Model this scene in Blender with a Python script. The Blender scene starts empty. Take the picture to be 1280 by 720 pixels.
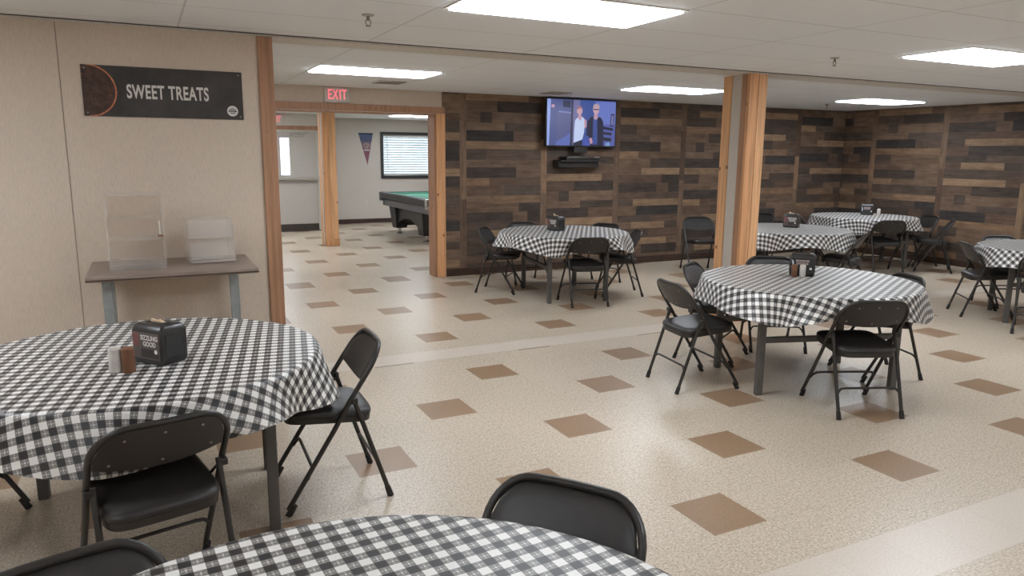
import bpy, bmesh, math, random
from mathutils import Vector, Matrix
random.seed(7)
PI = math.pi
scene = bpy.context.scene
COL = scene.collection

# ------------------------------------------------------------------ camera, world, exposure
CAM = Vector((-2.0869, -3.7227, 1.6051))
YAW, PIT, ROL, FPX = 0.4646, 0.1807, 0.0083, 914.02
f_ = Vector((math.sin(YAW) * math.cos(PIT), math.cos(YAW) * math.cos(PIT), -math.sin(PIT)))
r_ = Vector((math.cos(YAW), -math.sin(YAW), 0))
u_ = r_.cross(f_)
cr, sr = math.cos(ROL), math.sin(ROL)
r2, u2 = cr * r_ + sr * u_, -sr * r_ + cr * u_
cam = bpy.data.objects.new('camera', bpy.data.cameras.new('camera'))
cam.data.sensor_width = 36
cam.data.lens = FPX / 1280 * 36
cam.data.clip_start = 0.05
cam.matrix_world = Matrix(((r2.x, u2.x, -f_.x, CAM.x), (r2.y, u2.y, -f_.y, CAM.y), (r2.z, u2.z, -f_.z, CAM.z), (0, 0, 0, 1)))
COL.objects.link(cam)
scene.camera = cam
scene.view_settings.view_transform = 'Standard'
scene.view_settings.look = 'None'
scene.view_settings.gamma = 1
scene.view_settings.use_curve_mapping = False
scene.view_settings.exposure = 0.0
LAMP = 20.5                                  # emission of the ceiling light diffusers
world = bpy.data.worlds.new('world')
scene.world = world
world.use_nodes = True
world.node_tree.nodes['Background'].inputs[0].default_value = (0.80, 0.90, 1.0, 1)
world.node_tree.nodes['Background'].inputs[1].default_value = 9.0
scene.cycles.use_denoising = True
scene.cycles.max_bounces = 10
scene.cycles.transparent_max_bounces = 24

CEIL = 2.38
YB = 5.25        # back wall face
XR = 8.80        # right wall face
YP = 1.57        # partition face (left wall, pillar)

# ------------------------------------------------------------------ colour / material helpers
def lin(c):
    return tuple(((v / 255) / 12.92 if v / 255 <= 0.04045 else ((v / 255 + 0.055) / 1.055) ** 2.4) for v in c)

class G:
    """tiny node graph builder"""
    def __init__(s, name):
        s.m = bpy.data.materials.new(name); s.m.use_nodes = True
        s.t = s.m.node_tree; s.n = s.t.nodes; s.l = s.t.links
        s.b = s.n['Principled BSDF']; s.out = s.n['Material Output']
    def put(s, sock, v):
        if isinstance(v, bpy.types.NodeSocket): s.l.new(v, sock)
        elif isinstance(v, (tuple, list)):
            sock.default_value = tuple(v) + ((1,) if len(v) == 3 and len(sock.default_value) == 4 else ())
        else: sock.default_value = v
    def math(s, op, a, b=0.0, c=None):
        n = s.n.new('ShaderNodeMath'); n.operation = op
        s.put(n.inputs[0], a); s.put(n.inputs[1], b)
        if c is not None: s.put(n.inputs[2], c)
        return n.outputs[0]
    def mix(s, f, a, b):
        n = s.n.new('ShaderNodeMix'); n.data_type = 'RGBA'
        s.put(n.inputs[0], f); s.put(n.inputs[6], a); s.put(n.inputs[7], b)
        return n.outputs[2]
    def mul(s, f, a, b):
        n = s.n.new('ShaderNodeMix'); n.data_type = 'RGBA'; n.blend_type = 'MULTIPLY'
        s.put(n.inputs[0], f); s.put(n.inputs[6], a); s.put(n.inputs[7], b)
        return n.outputs[2]
    def coord(s, kind='Object'):
        return s.n.new('ShaderNodeTexCoord').outputs[kind]
    def xyz(s, v):
        n = s.n.new('ShaderNodeSeparateXYZ'); s.put(n.inputs[0], v); return n.outputs
    def scale(s, v, sc, loc=(0, 0, 0)):
        n = s.n.new('ShaderNodeMapping'); s.put(n.inputs[0], v)
        n.inputs['Scale'].default_value = sc; n.inputs['Location'].default_value = loc
        return n.outputs[0]
    def noise(s, v, sc, detail=2, rough=0.5):
        n = s.n.new('ShaderNodeTexNoise'); s.put(n.inputs['Vector'], v)
        n.inputs['Scale'].default_value = sc; n.inputs['Detail'].default_value = detail
        n.inputs['Roughness'].default_value = rough
        return n.outputs['Fac']
    def voro(s, v, sc, out='Color', feat='F1'):
        n = s.n.new('ShaderNodeTexVoronoi'); s.put(n.inputs['Vector'], v); n.feature = feat
        n.inputs['Scale'].default_value = sc
        return n.outputs[out]
    def ramp(s, f, stops):
        n = s.n.new('ShaderNodeValToRGB'); s.put(n.inputs[0], f)
        e = n.color_ramp.elements
        while len(e) < len(stops): e.new(0.5)
        for el, (p, c) in zip(e, stops):
            el.position = p; el.color = (*c, 1) if len(c) == 3 else c
        return n.outputs[0]
    def bump(s, h, strength=0.2, dist=0.01):
        n = s.n.new('ShaderNodeBump'); n.inputs['Strength'].default_value = strength
        n.inputs['Distance'].default_value = dist; s.put(n.inputs['Height'], h)
        s.l.new(n.outputs[0], s.b.inputs['Normal'])
    def set(s, **k):
        names = dict(color='Base Color', rough='Roughness', metal='Metallic', spec='Specular IOR Level',
                     emit='Emission Color', es='Emission Strength', coat='Coat Weight', trans='Transmission Weight', alpha='Alpha', sheen='Sheen Weight')
        for kk, v in k.items(): s.put(s.b.inputs[names[kk]], v)
        return s

def simple(name, rgb, rough=0.5, metal=0.0, spec=0.5, nz=0.08, nsc=30):
    g = G(name)
    c = lin(rgb)
    n = g.noise(g.coord(), nsc, 3)
    lo = tuple(v * (1 - nz) for v in c); hi = tuple(min(1, v * (1 + nz)) for v in c)
    g.set(color=g.ramp(n, [(0.3, lo), (0.7, hi)]), rough=rough, metal=metal, spec=spec)
    return g.m

def emitter(name, rgb, strength):
    g = G(name); g.set(color=lin(rgb), emit=lin(rgb), es=strength, rough=0.6)
    return g.m

M = {}
M['vinyl'] = simple('black_vinyl', (45, 42, 41), 0.44, 0, 0.5, 0.12, 25)
M['chair_metal'] = simple('black_enamel', (44, 40, 37), 0.40, 0, 0.5, 0.1, 40)
M['rivet'] = simple('rivet_steel', (150, 148, 145), 0.35, 0.8)
M['rubber'] = simple('black_rubber', (36, 33, 31), 0.7)
M['table_metal'] = simple('charcoal_table_metal', (92, 89, 86), 0.5, 0, 0.4)
M['table_under'] = simple('table_underside', (70, 62, 54), 0.7)
M['plastic_black'] = simple('black_plastic', (46, 43, 42), 0.32, 0, 0.5, 0.1)
M['plastic_dark'] = simple('smoked_plastic', (52, 52, 52), 0.2, 0, 0.5)
M['white_paper'] = simple('white_paper', (222, 216, 206), 0.8)
M['napkin'] = simple('kraft_napkin', (214, 190, 160), 0.9)
M['brown_card'] = simple('brown_card', (122, 84, 60), 0.7)
M['white_card'] = simple('white_card', (214, 209, 203), 0.65)
M['baseboard'] = simple('dark_wood_base', (66, 48, 38), 0.5, 0, 0.4, 0.25, 12)
M['rubber_base'] = simple('brown_rubber_base', (72, 52, 48), 0.5)
M['grey_leg'] = simple('grey_leg_metal', (146, 150, 149), 0.45, 0.2)
M['chrome'] = simple('chrome', (190, 190, 192), 0.18, 0.9)
M['off_white'] = simple('off_white_enamel', (206, 200, 190), 0.5)
M['vent'] = simple('vent_metal', (176, 170, 160), 0.5)
M['vent_dark'] = simple('vent_dark_metal', (80, 76, 72), 0.6)  # even dark tone for the vent backing and the ceiling seam line
M['brass'] = simple('sprinkler_metal', (128, 116, 104), 0.35, 0.7)
M['lamp'] = emitter('lamp_diffuser', (240, 247, 255), LAMP)
M['red_letters'] = emitter('exit_letters', (255, 112, 128), 0.95)
M['door_paint'] = simple('door_paint', (188, 182, 174), 0.5, 0, 0.5, 0.03)
M['kick'] = simple('dark_kick_plate', (66, 58, 54), 0.45)
M['win_frame'] = simple('dark_window_frame', (58, 56, 56), 0.5)
M['felt'] = simple('green_felt', (112, 164, 144), 0.9, 0, 0.1, 0.06, 60)
M['pool_black'] = simple('black_laminate', (42, 42, 44), 0.35, 0, 0.5)
M['pool_rail'] = simple('charcoal_rail', (92, 94, 98), 0.3, 0, 0.5)
M['sign_text'] = simple('sign_lettering', (216, 212, 206), 0.6)
M['sign_badge'] = simple('sign_badge', (222, 220, 216), 0.6)
M['ink'] = simple('dark_ink', (60, 56, 54), 0.6)
M['orange_rim'] = simple('cookie_rim', (190, 122, 88), 0.7, 0, 0.4, 0.25, 60)
M['print_red'] = simple('printed_reddish', (120, 78, 74), 0.6, 0, 0.5, 0.3, 60)
M['print_grey'] = simple('printed_greige', (92, 82, 78), 0.5, 0, 0.5, 0.15, 40)
M['print_plate'] = simple('printed_plate', (188, 200, 206), 0.5)
M['print_pink'] = simple('printed_pale_band', (176, 158, 154), 0.6)
M['siding'] = simple('outdoor_siding', (176, 160, 182), 0.8)
M['outdoor_white'] = simple('outdoor_white', (230, 230, 235), 0.8)

def wall_paint(name, rgb):
    g = G(name); o = g.coord()
    n1 = g.noise(g.scale(o, (160, 160, 26)), 1.0, 2)
    n2 = g.noise(o, 1.1, 2)
    c = lin(rgb)
    base = g.ramp(n1, [(0.3, tuple(v * 0.93 for v in c)), (0.7, tuple(v * 1.05 for v in c))])
    g.set(color=g.mul(0.18, base, g.ramp(n2, [(0.3, (0.8, 0.78, 0.76)), (0.7, (1, 1, 1))])), rough=0.75, spec=0.25)
    g.bump(n1, 0.15, 0.002)
    return g.m
M['wall'] = wall_paint('greige_wall_panel', (209, 194, 178))
M['wall_far'] = wall_paint('pale_far_wall', (214, 205, 196))
M['stub'] = wall_paint('grey_drywall', (200, 193, 184))

def ceiling_mat():
    g = G('ceiling_tile'); o = g.coord(); x, y, z = g.xyz(o)
    def line(v, off, per, w):
        d = g.math('ABSOLUTE', g.math('SUBTRACT', g.math('FRACT', g.math('ADD', g.math('DIVIDE', g.math('SUBTRACT', v, off), per), 0.5)), 0.5))
        return g.math('LESS_THAN', d, w / per)
    ln = g.math('MAXIMUM', line(x, 0.62, 1.22, 0.006), line(y, 0.165, 0.615, 0.006))
    n = g.noise(o, 220, 2); c = lin((241, 243, 245))
    base = g.ramp(n, [(0.3, tuple(v * 0.93 for v in c)), (0.7, c)])
    g.set(color=g.mix(g.math('MULTIPLY', ln, 0.30), base, lin((120, 112, 102))), rough=0.85, spec=0.15)
    return g.m
M['ceiling'] = ceiling_mat()

def floor_mat():
    g = G('vinyl_tile_floor'); o = g.coord(); x, y, z = g.xyz(o)
    t = 0.3048
    yy = g.math('MULTIPLY', y, -1.0)
    vA = g.math('DIVIDE', yy, t)
    vB = g.math('DIVIDE', g.math('SUBTRACT', yy, 0.0493), t)
    vC = g.math('ADD', g.math('DIVIDE', g.math('ADD', g.math('SUBTRACT', yy, 0.0493), 20.41 * t), t * 1.045), -20.0)
    gB = g.math('GREATER_THAN', y, 1.68); gC = g.math('GREATER_THAN', y, 5.32)
    def sel(m, a, b): return g.math('ADD', g.math('MULTIPLY', m, b), g.math('MULTIPLY', g.math('SUBTRACT', 1.0, m), a))
    v = sel(gC, sel(gB, vA, vB), vC)
    u = g.math('DIVIDE', x, t)
    fu = g.math('FLOOR', u); fv = g.math('FLOOR', v)
    def is0(a, m):   # floor-mod test
        r = g.math('SUBTRACT', g.math('DIVIDE', g.math('ADD', a, 4000.25), m), g.math('FLOOR', g.math('DIVIDE', g.math('ADD', a, 4000.25), m)))
        return g.math('LESS_THAN', r, 0.3 if m == 4 else 0.4) if m == 2 else g.math('LESS_THAN', r, 0.2)
    brown = g.math('MULTIPLY', g.math('MULTIPLY', is0(fu, 2), is0(fv, 2)), is0(g.math('ADD', fu, fv), 4))
    s1 = g.math('MULTIPLY', g.math('GREATER_THAN', y, 1.55), g.math('LESS_THAN', y, 1.815))
    s2 = g.math('MULTIPLY', g.math('GREATER_THAN', y, -2.1342), g.math('LESS_THAN', y, -1.8282))
    strip = g.math('MAXIMUM', s1, s2)
    brown = g.math('MULTIPLY', brown, g.math('SUBTRACT', 1.0, strip))
    # speckle
    sp1 = g.noise(o, 95, 3, 0.65); sp2 = g.noise(o, 34, 3, 0.6); big = g.noise(o, 0.7, 2)
    beige = g.ramp(sp1, [(0.34, lin((160, 143, 124))), (0.47, lin((196, 181, 162))), (0.56, lin((204, 191, 173))), (0.68, lin((224, 214, 199)))])
    beige = g.mul(0.55, beige, g.ramp(sp2, [(0.36, (0.80, 0.77, 0.73)), (0.52, (1, 1, 1))]))
    tan = g.ramp(sp1, [(0.3, lin((138, 110, 86))), (0.7, lin((158, 132, 106)))])
    pale = g.ramp(sp1, [(0.3, lin((199, 186, 172))), (0.7, lin((216, 205, 192)))])
    # each tile its own slight tone
    wn = g.n.new('ShaderNodeTexWhiteNoise'); cmb = g.n.new('ShaderNodeCombineXYZ')
    g.put(cmb.inputs[0], fu); g.put(cmb.inputs[1], fv); g.l.new(cmb.outputs[0], wn.inputs['Vector'])
    col = g.mix(strip, beige, pale)
    col = g.mul(0.10, col, g.ramp(wn.outputs['Value'], [(0, (0.75, 0.73, 0.70)), (1, (1, 1, 1))]))
    col = g.mix(brown, col, tan)
    def edge(a): return g.math('GREATER_THAN', g.math('ABSOLUTE', g.math('SUBTRACT', g.math('FRACT', a), 0.5)), 0.494)
    ln = g.math('MAXIMUM', edge(u), edge(v))
    col = g.mix(g.math('MULTIPLY', ln, 0.16), col, lin((120, 105, 90)))
    col = g.mul(0.22, col, g.ramp(big, [(0.3, (0.80, 0.77, 0.74)), (0.65, (1, 1, 1))]))
    g.set(color=col, rough=0.32, spec=0.38)
    return g.m
M['floor'] = floor_mat()

def cedar(name, rgb, off=0.0):
    g = G(name); o = g.coord()
    gr = g.noise(g.scale(o, (38, 38, 1.6), (off, off, off)), 1.0, 4, 0.6)
    c = lin(rgb)
    base = g.ramp(gr, [(0.3, tuple(v * 0.72 for v in c)), (0.52, c), (0.75, tuple(min(1, v * 1.18) for v in c))])
    kd = g.voro(g.scale(o, (6.0, 6.0, 4.6), (off * 3 + 0.3, off, off * 1.7)), 1.0, 'Distance')
    kn = g.ramp(kd, [(0.06, (1, 1, 1)), (0.12, (0, 0, 0))])
    g.set(color=g.mix(g.math('MULTIPLY', kn, 0.75), base, lin((96, 58, 36))), rough=0.5, spec=0.35)
    return g.m
M['cedar'] = cedar('cedar_board', (224, 174, 128), 0.2)
M['cedar2'] = cedar('cedar_board_warm', (216, 162, 116), 1.9)
M['cedar3'] = cedar('cedar_board_brown', (172, 130, 102), 3.1)

def plank_mat():
    g = G('reclaimed_plank')
    at = g.n.new('ShaderNodeAttribute'); at.attribute_name = 'Col'
    uv = g.coord('UV')
    gr = g.noise(g.scale(uv, (2.2, 34, 1)), 1.0, 5, 0.65)
    gr2 = g.noise(g.scale(uv, (5.0, 9, 1)), 1.0, 3, 0.6)
    c = g.mul(0.75, at.outputs['Color'], g.ramp(gr, [(0.28, (0.58, 0.56, 0.55)), (0.5, (0.94, 0.94, 0.94)), (0.72, (1.26, 1.24, 1.21))]))
    c = g.mul(0.7, c, g.ramp(gr2, [(0.3, (0.62, 0.60, 0.58)), (0.6, (1.08, 1.08, 1.08))]))
    g.set(color=c, rough=0.62, spec=0.25)
    return g.m
M['plank'] = plank_mat()

def gingham(name, white, mid, dark):
    g = G(name); uv = g.coord('UV'); x, y, z = g.xyz(uv)
    P = 0.052
    fx = g.math('FRACT', g.math('ADD', g.math('DIVIDE', x, P), 200.0)); fy = g.math('FRACT', g.math('ADD', g.math('DIVIDE', y, P), 200.0))
    sx = g.math('LESS_THAN', fx, 0.5); sy = g.math('LESS_THAN', fy, 0.5)
    both = g.math('MULTIPLY', sx, sy); one = g.math('SUBTRACT', g.math('MAXIMUM', sx, sy), both)
    # little woven flower in every half-tone square
    lx = g.math('SUBTRACT', g.math('FRACT', g.math('MULTIPLY', fx, 2.0)), 0.5)
    ly = g.math('SUBTRACT', g.math('FRACT', g.math('MULTIPLY', fy, 2.0)), 0.5)
    r = g.math('SQRT', g.math('ADD', g.math('MULTIPLY', lx, lx), g.math('MULTIPLY', ly, ly)))
    ang = g.math('ARCTAN2', ly, lx)
    pet = g.math('MULTIPLY', g.math('GREATER_THAN', g.math('COSINE', g.math('MULTIPLY', ang, 4.0)), 0.2),
                 g.math('MULTIPLY', g.math('GREATER_THAN', r, 0.16), g.math('LESS_THAN', r, 0.40)))
    dot = g.math('LESS_THAN', r, 0.10)
    fl = g.math('MAXIMUM', g.math('MULTIPLY', pet, 0.28), g.math('MULTIPLY', dot, 0.9))
    w = g.noise(g.scale(uv, (600, 600, 1)), 1.0, 2)
    midc = g.mix(fl, lin(mid), lin(white))
    c = g.mix(one, lin(white), midc)
    c = g.mix(both, c, lin(dark))
    c = g.mul(0.25, c, g.ramp(w, [(0.3, (0.75, 0.75, 0.75)), (0.7, (1.1, 1.1, 1.1))]))
    g.set(color=c, rough=0.42, spec=0.5)
    return g.m
M['gingham'] = gingham('black_white_gingham', (236, 234, 231), (128, 125, 122), (42, 41, 42))

def acrylic(name, rgb, tfac):
    g = G(name)
    tr = g.n.new('ShaderNodeBsdfTransparent'); tr.inputs[0].default_value = (*lin((252, 251, 250)), 1)
    mx = g.n.new('ShaderNodeMixShader')
    lw = g.n.new('ShaderNodeLayerWeight'); lw.inputs[0].default_value = 0.25
    fac = g.math('ADD', g.math('MULTIPLY', lw.outputs['Facing'], 0.22), tfac)
    g.set(color=lin(rgb), rough=0.12, spec=0.5)
    g.put(mx.inputs[0], fac); g.l.new(tr.outputs[0], mx.inputs[1]); g.l.new(g.b.outputs[0], mx.inputs[2])
    g.l.new(mx.outputs[0], g.out.inputs[0])
    return g.m
M['acrylic'] = acrylic('clear_acrylic', (226, 222, 218), 0.02)
M['acrylic_edge'] = acrylic('clear_acrylic_edge', (232, 229, 226), 0.16)
M['pane'] = acrylic('window_pane', (200, 210, 215), 0.03)

def blind_mat():
    g = G('white_blind_slat')
    tl = g.n.new('ShaderNodeBsdfTranslucent'); tl.inputs[0].default_value = (*lin((226, 238, 242)), 1)
    mx = g.n.new('ShaderNodeMixShader'); mx.inputs[0].default_value = 0.10
    g.set(color=lin((222, 230, 232)), rough=0.5)
    g.l.new(g.b.outputs[0], mx.inputs[1]); g.l.new(tl.outputs[0], mx.inputs[2]); g.l.new(mx.outputs[0], g.out.inputs[0])
    return g.m
M['blind'] = blind_mat()

def chalk():
    g = G('chalkboard_print'); o = g.coord()
    n = g.noise(g.scale(o, (6, 6, 6)), 1.0, 4)
    g.set(color=g.ramp(n, [(0.3, lin((58, 55, 54))), (0.7, lin((78, 74, 73)))]), rough=0.5, spec=0.3); return g.m
M['chalk'] = chalk()
def cookie():
    g = G('dark_cookie_print'); o = g.coord()
    v = g.voro(o, 70, 'Distance'); n = g.noise(o, 30, 3)
    base = g.ramp(n, [(0.3, lin((52, 36, 30))), (0.7, lin((84, 58, 46)))])
    k = g.math('MULTIPLY', g.ramp(v, [(0.12, (1, 1, 1)), (0.26, (0, 0, 0))]), g.ramp(g.noise(o, 12, 2), [(0.5, (0, 0, 0)), (0.65, (1, 1, 1))]))
    g.set(color=g.mix(k, base, lin((176, 106, 62))), rough=0.6); return g.m
M['cookie'] = cookie()
def counter():
    g = G('brown_grey_laminate'); o = g.coord()
    n = g.noise(g.scale(o, (4, 60, 60)), 1.0, 4)
    g.set(color=g.ramp(n, [(0.3, lin((124, 109, 99))), (0.7, lin((148, 132, 121)))]), rough=0.4, spec=0.45); return g.m
M['counter'] = counter()
def pennant():
    g = G('pennant_felt'); o = g.coord(); x, y, z = g.xyz(o)
    n = g.noise(o, 40, 2)
    f = g.math('ADD', g.math('MULTIPLY', z, -1.4), g.math('MULTIPLY', n, 0.12))
    g.set(color=g.ramp(f, [(0.05, lin((92, 108, 140))), (0.30, lin((92, 96, 126))), (0.42, lin((160, 130, 140))), (0.58, lin((134, 88, 104))), (0.9, lin((150, 96, 112)))]), rough=0.9); return g.m
M['pennant'] = pennant()
def attr_emit(name, k):
    g = G(name); at = g.n.new('ShaderNodeAttribute'); at.attribute_name = 'Col'
    g.set(color=(0.01, 0.01, 0.01), emit=at.outputs['Color'], es=k, rough=0.3); return g.m
M['screen'] = attr_emit('screen_image', 0.85)

# ------------------------------------------------------------------ mesh helpers
class MB:
    def __init__(s): s.bm = bmesh.new(); s.mi = 0
    def _tag(s, faces):
        for f in faces: f.material_index = s.mi
    def box(s, a, b, bev=0.0, seg=2):
        r = bmesh.ops.create_cube(s.bm, size=1)
        vs = r['verts']
        for v in vs:
            v.co = Vector([(a[i] + b[i]) / 2 + v.co[i] * (b[i] - a[i]) for i in range(3)])
        fs = {f for v in vs for f in v.link_faces}
        s._tag(fs)
        if bev > 0:
            es = list({e for v in vs for e in v.link_edges})
            q = bmesh.ops.bevel(s.bm, geom=es, offset=bev, segments=seg, affect='EDGES', profile=0.5)
            s._tag(q['faces'])
        return s
    def obox(s, c, size, rz=0.0, bev=0.0, rot=None):
        n0 = len(s.bm.verts)
        s.box([-v / 2 for v in size], [v / 2 for v in size], bev)
        s.bm.verts.ensure_lookup_table()
        R = rot if rot is not None else Matrix.Rotation(rz, 3, 'Z')
        for v in s.bm.verts[n0:]: v.co = R @ v.co + Vector(c)
        return s
    def tube(s, pts, r, n=10, cap=True):
        pts = [Vector(p) for p in pts]
        rr = r if isinstance(r, (list, tuple)) else [r] * len(pts)
        rings = []; ref = None
        for i, p in enumerate(pts):
            if i == 0: d = pts[1] - p
            elif i == len(pts) - 1: d = p - pts[i - 1]
            else: d = (pts[i + 1] - p).normalized() + (p - pts[i - 1]).normalized()
            d.normalize()
            if ref is None:
                ref = Vector((0, 0, 1)).cross(d)
                if ref.length < 1e-3: ref = Vector((1, 0, 0))
            ref = (ref - d * ref.dot(d)).normalized()
            b = d.cross(ref)
            rings.append([s.bm.verts.new(p + rr[i] * (math.cos(2 * PI * k / n) * ref + math.sin(2 * PI * k / n) * b)) for k in range(n)])
        for i in range(len(rings) - 1):
            for k in range(n):
                f = s.bm.faces.new((rings[i][k], rings[i][(k + 1) % n], rings[i + 1][(k + 1) % n], rings[i + 1][k])); f.material_index = s.mi
        if cap:
            s.bm.faces.new(rings[0][::-1]).material_index = s.mi
            s.bm.faces.new(rings[-1]).material_index = s.mi
        return s
    def rings(s, rings, cap0=True, cap1=True):
        R = [[s.bm.verts.new(Vector(p)) for p in ring] for ring in rings]
        n = len(R[0])
        for i in range(len(R) - 1):
            for k in range(n):
                s.bm.faces.new((R[i][k], R[i][(k + 1) % n], R[i + 1][(k + 1) % n], R[i + 1][k])).material_index = s.mi
        if cap0: s.bm.faces.new(R[0][::-1]).material_index = s.mi
        if cap1: s.bm.faces.new(R[-1]).material_index = s.mi
        return s
    def lathe(s, prof, c=(0, 0, 0), n=24):
        return s.rings([[(c[0] + r * math.cos(2 * PI * k / n), c[1] + r * math.sin(2 * PI * k / n), c[2] + z) for k in range(n)] for r, z in prof])
    def prism(s, poly, axis, a, b):
        """poly of 2D points extruded along axis from a to b"""
        def P(p, t):
            return {0: (t, p[0], p[1]), 1: (p[0], t, p[1]), 2: (p[0], p[1], t)}[axis]
        A = [s.bm.verts.new(P(p, a)) for p in poly]; B = [s.bm.verts.new(P(p, b)) for p in poly]
        n = len(poly)
        s.bm.faces.new(A).material_index = s.mi; s.bm.faces.new(B[::-1]).material_index = s.mi
        for k in range(n): s.bm.faces.new((A[k], B[k], B[(k + 1) % n], A[(k + 1) % n])).material_index = s.mi
        return s
    def build(s, name, mats, parent=None, smooth=None, loc=None):
        bmesh.ops.recalc_face_normals(s.bm, faces=s.bm.faces)
        me = bpy.data.meshes.new(name); s.bm.to_mesh(me); s.bm.free()
        for m in (mats if isinstance(mats, (list, tuple)) else [mats]): me.materials.append(m)
        if smooth:
            for p in me.polygons: p.use_smooth = True
            try: me.set_sharp_from_angle(angle=math.radians(smooth))
            except Exception: pass
        o = bpy.data.objects.new(name, me); COL.objects.link(o)
        if parent is not None: o.parent = parent
        if loc is not None: o.location = loc
        return o

def tag(o, label=None, cat=None, group=None, kind=None):
    if label: o['label'] = label
    if cat: o['category'] = cat
    if group: o['group'] = group
    if kind: o['kind'] = kind
    return o
def thing(name, label, cat, loc=(0, 0, 0), rz=0.0, group=None):
    o = bpy.data.objects.new(name, None); COL.objects.link(o)
    o.empty_display_size = 0.1
    o.location = loc; o.rotation_euler = (0, 0, rz)
    return tag(o, label, cat, group)
KIDS = {}
def kids(o): return [c for c in COL.objects if c.parent == o]
def copy_tree(o, loc, rz, label, group=None):
    r = o.copy(); COL.objects.link(r); r.location = loc; r.rotation_euler = (0, 0, rz)
    r['label'] = label
    if group: r['group'] = group
    for ch in kids(o):
        c = ch.copy(); COL.objects.link(c); c.parent = r
        for g in kids(ch):
            d = g.copy(); COL.objects.link(d); d.parent = c
    return r
def struct(name, mb, mats, smooth=None):
    return tag(mb.build(name, mats, smooth=smooth), kind='structure')
_tn = [0]
def trim(mb, mat):
    _tn[0] += 1
    return struct('trim_%d' % _tn[0], mb, mat)
def text_mesh(txt, size, mat, name, parent, loc, rot, extrude=0.0006, align='CENTER', sx=1.0, bold=0.0, space=1.0):
    cu = bpy.data.curves.new('lettering', 'FONT'); cu.body = txt; cu.size = size; cu.extrude = extrude; cu.offset = bold; cu.space_character = space
    cu.align_x = align; cu.align_y = 'CENTER'
    ob = bpy.data.objects.new('lettering', cu); COL.objects.link(ob)
    dg = bpy.context.evaluated_depsgraph_get()
    me = bpy.data.meshes.new_from_object(ob.evaluated_get(dg))
    bpy.data.objects.remove(ob); 
    me.materials.clear(); me.materials.append(mat)
    o = bpy.data.objects.new(name, me); COL.objects.link(o)
    o.parent = parent; o.location = loc; o.rotation_euler = rot; o.scale = (sx, 1, 1)
    return o

# ------------------------------------------------------------------ the room
struct('floor', MB().box((-6, -7, -0.1), (11, 15, 0)), M['floor'])
struct('ceiling', MB().box((-6, -7, CEIL), (11, 15, CEIL + 0.1)), M['ceiling'])
WT = 0.25
struct('wall_partition', MB().box((-5.6, YP, 0), (-1.262, YP + WT, CEIL)), M['wall'])
struct('wall_left', MB().box((-5.6, -6.2, 0), (-5.4, YP, CEIL)), M['wall'])
struct('wall_front', MB().box((-5.4, -6.4, 0), (XR, -6.2, CEIL)), M['wall'])
struct('wall_hall', MB().box((-3.2, YP + WT, 0), (-3.0, YB, CEIL)), M['wall'])
struct('wall_header', MB().box((-3.2, YB + 0.01, 2.10), (1.395, YB + WT, CEIL)).box((-3.2, YB + 0.01, 0), (-1.2, YB + WT, 2.10)), M['wall'])
# joint line between the wall panels on the left
trim(MB().box((-2.493, YP - 0.002, 0.1), (-2.487, YP, CEIL - 0.02)), simple('panel_joint', (150, 136, 122), 0.7))
struct('baseboard_partition', MB().box((-5.4, YP - 0.012, 0), (-1.35, YP, 0.10)), M['baseboard'])

# plank cladding: rows of planks with narrow upright planks every panel
DARK, MID, LIGHT = [(74, 65, 60), (82, 71, 64), (68, 63, 61)], [(112, 92, 77), (103, 84, 71), (118, 97, 80), (98, 83, 73)], [(146, 120, 95), (138, 111, 88), (150, 124, 99)]
ROWS = [  # one panel, top to bottom: row height, then (end fraction, tone) along the row
    (.14, [(.62, 'd'), (.82, 'm'), (1, 'd')]), (.10, [(.45, 'm'), (1, 'm')]), (.10, [(.24, 'k'), (1, 'l')]), (.14, [(.30, 'm'), (1, 'd')]),
    (.10, [(.55, 'k'), (1, 'm')]), (.10, [(.22, 'm'), (.78, 'l'), (1, 'k')]), (.14, [(.52, 'k'), (1, 'm')]), (.10, [(.82, 'l'), (1, 'm')]),
    (.14, [(.40, 'm'), (1, 'd')]), (.14, [(.18, 'm'), (.33, 'k'), (1, 'n')]), (.10, [(.50, 'n'), (1, 'k')]), (.14, [(.62, 'd'), (1, 'm')]),
    (.10, [(1, 'l')]), (.14, [(.26, 'k'), (1, 'm')]), (.10, [(.48, 'm'), (1, 'n')]), (.14, [(.66, 'd'), (1, 'n')]),
    (.10, [(.30, 'l'), (1, 'm')]), (.14, [(.50, 'm'), (1, 'k')]), (.10, [(.36, 'n'), (1, 'l')]), (.12, [(.70, 'm'), (1, 'd')])]
TONES = {'d': DARK, 'k': [(86, 74, 66), (92, 80, 72)], 'm': MID, 'n': [(126, 104, 86), (120, 99, 83)], 'l': LIGHT}
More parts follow.
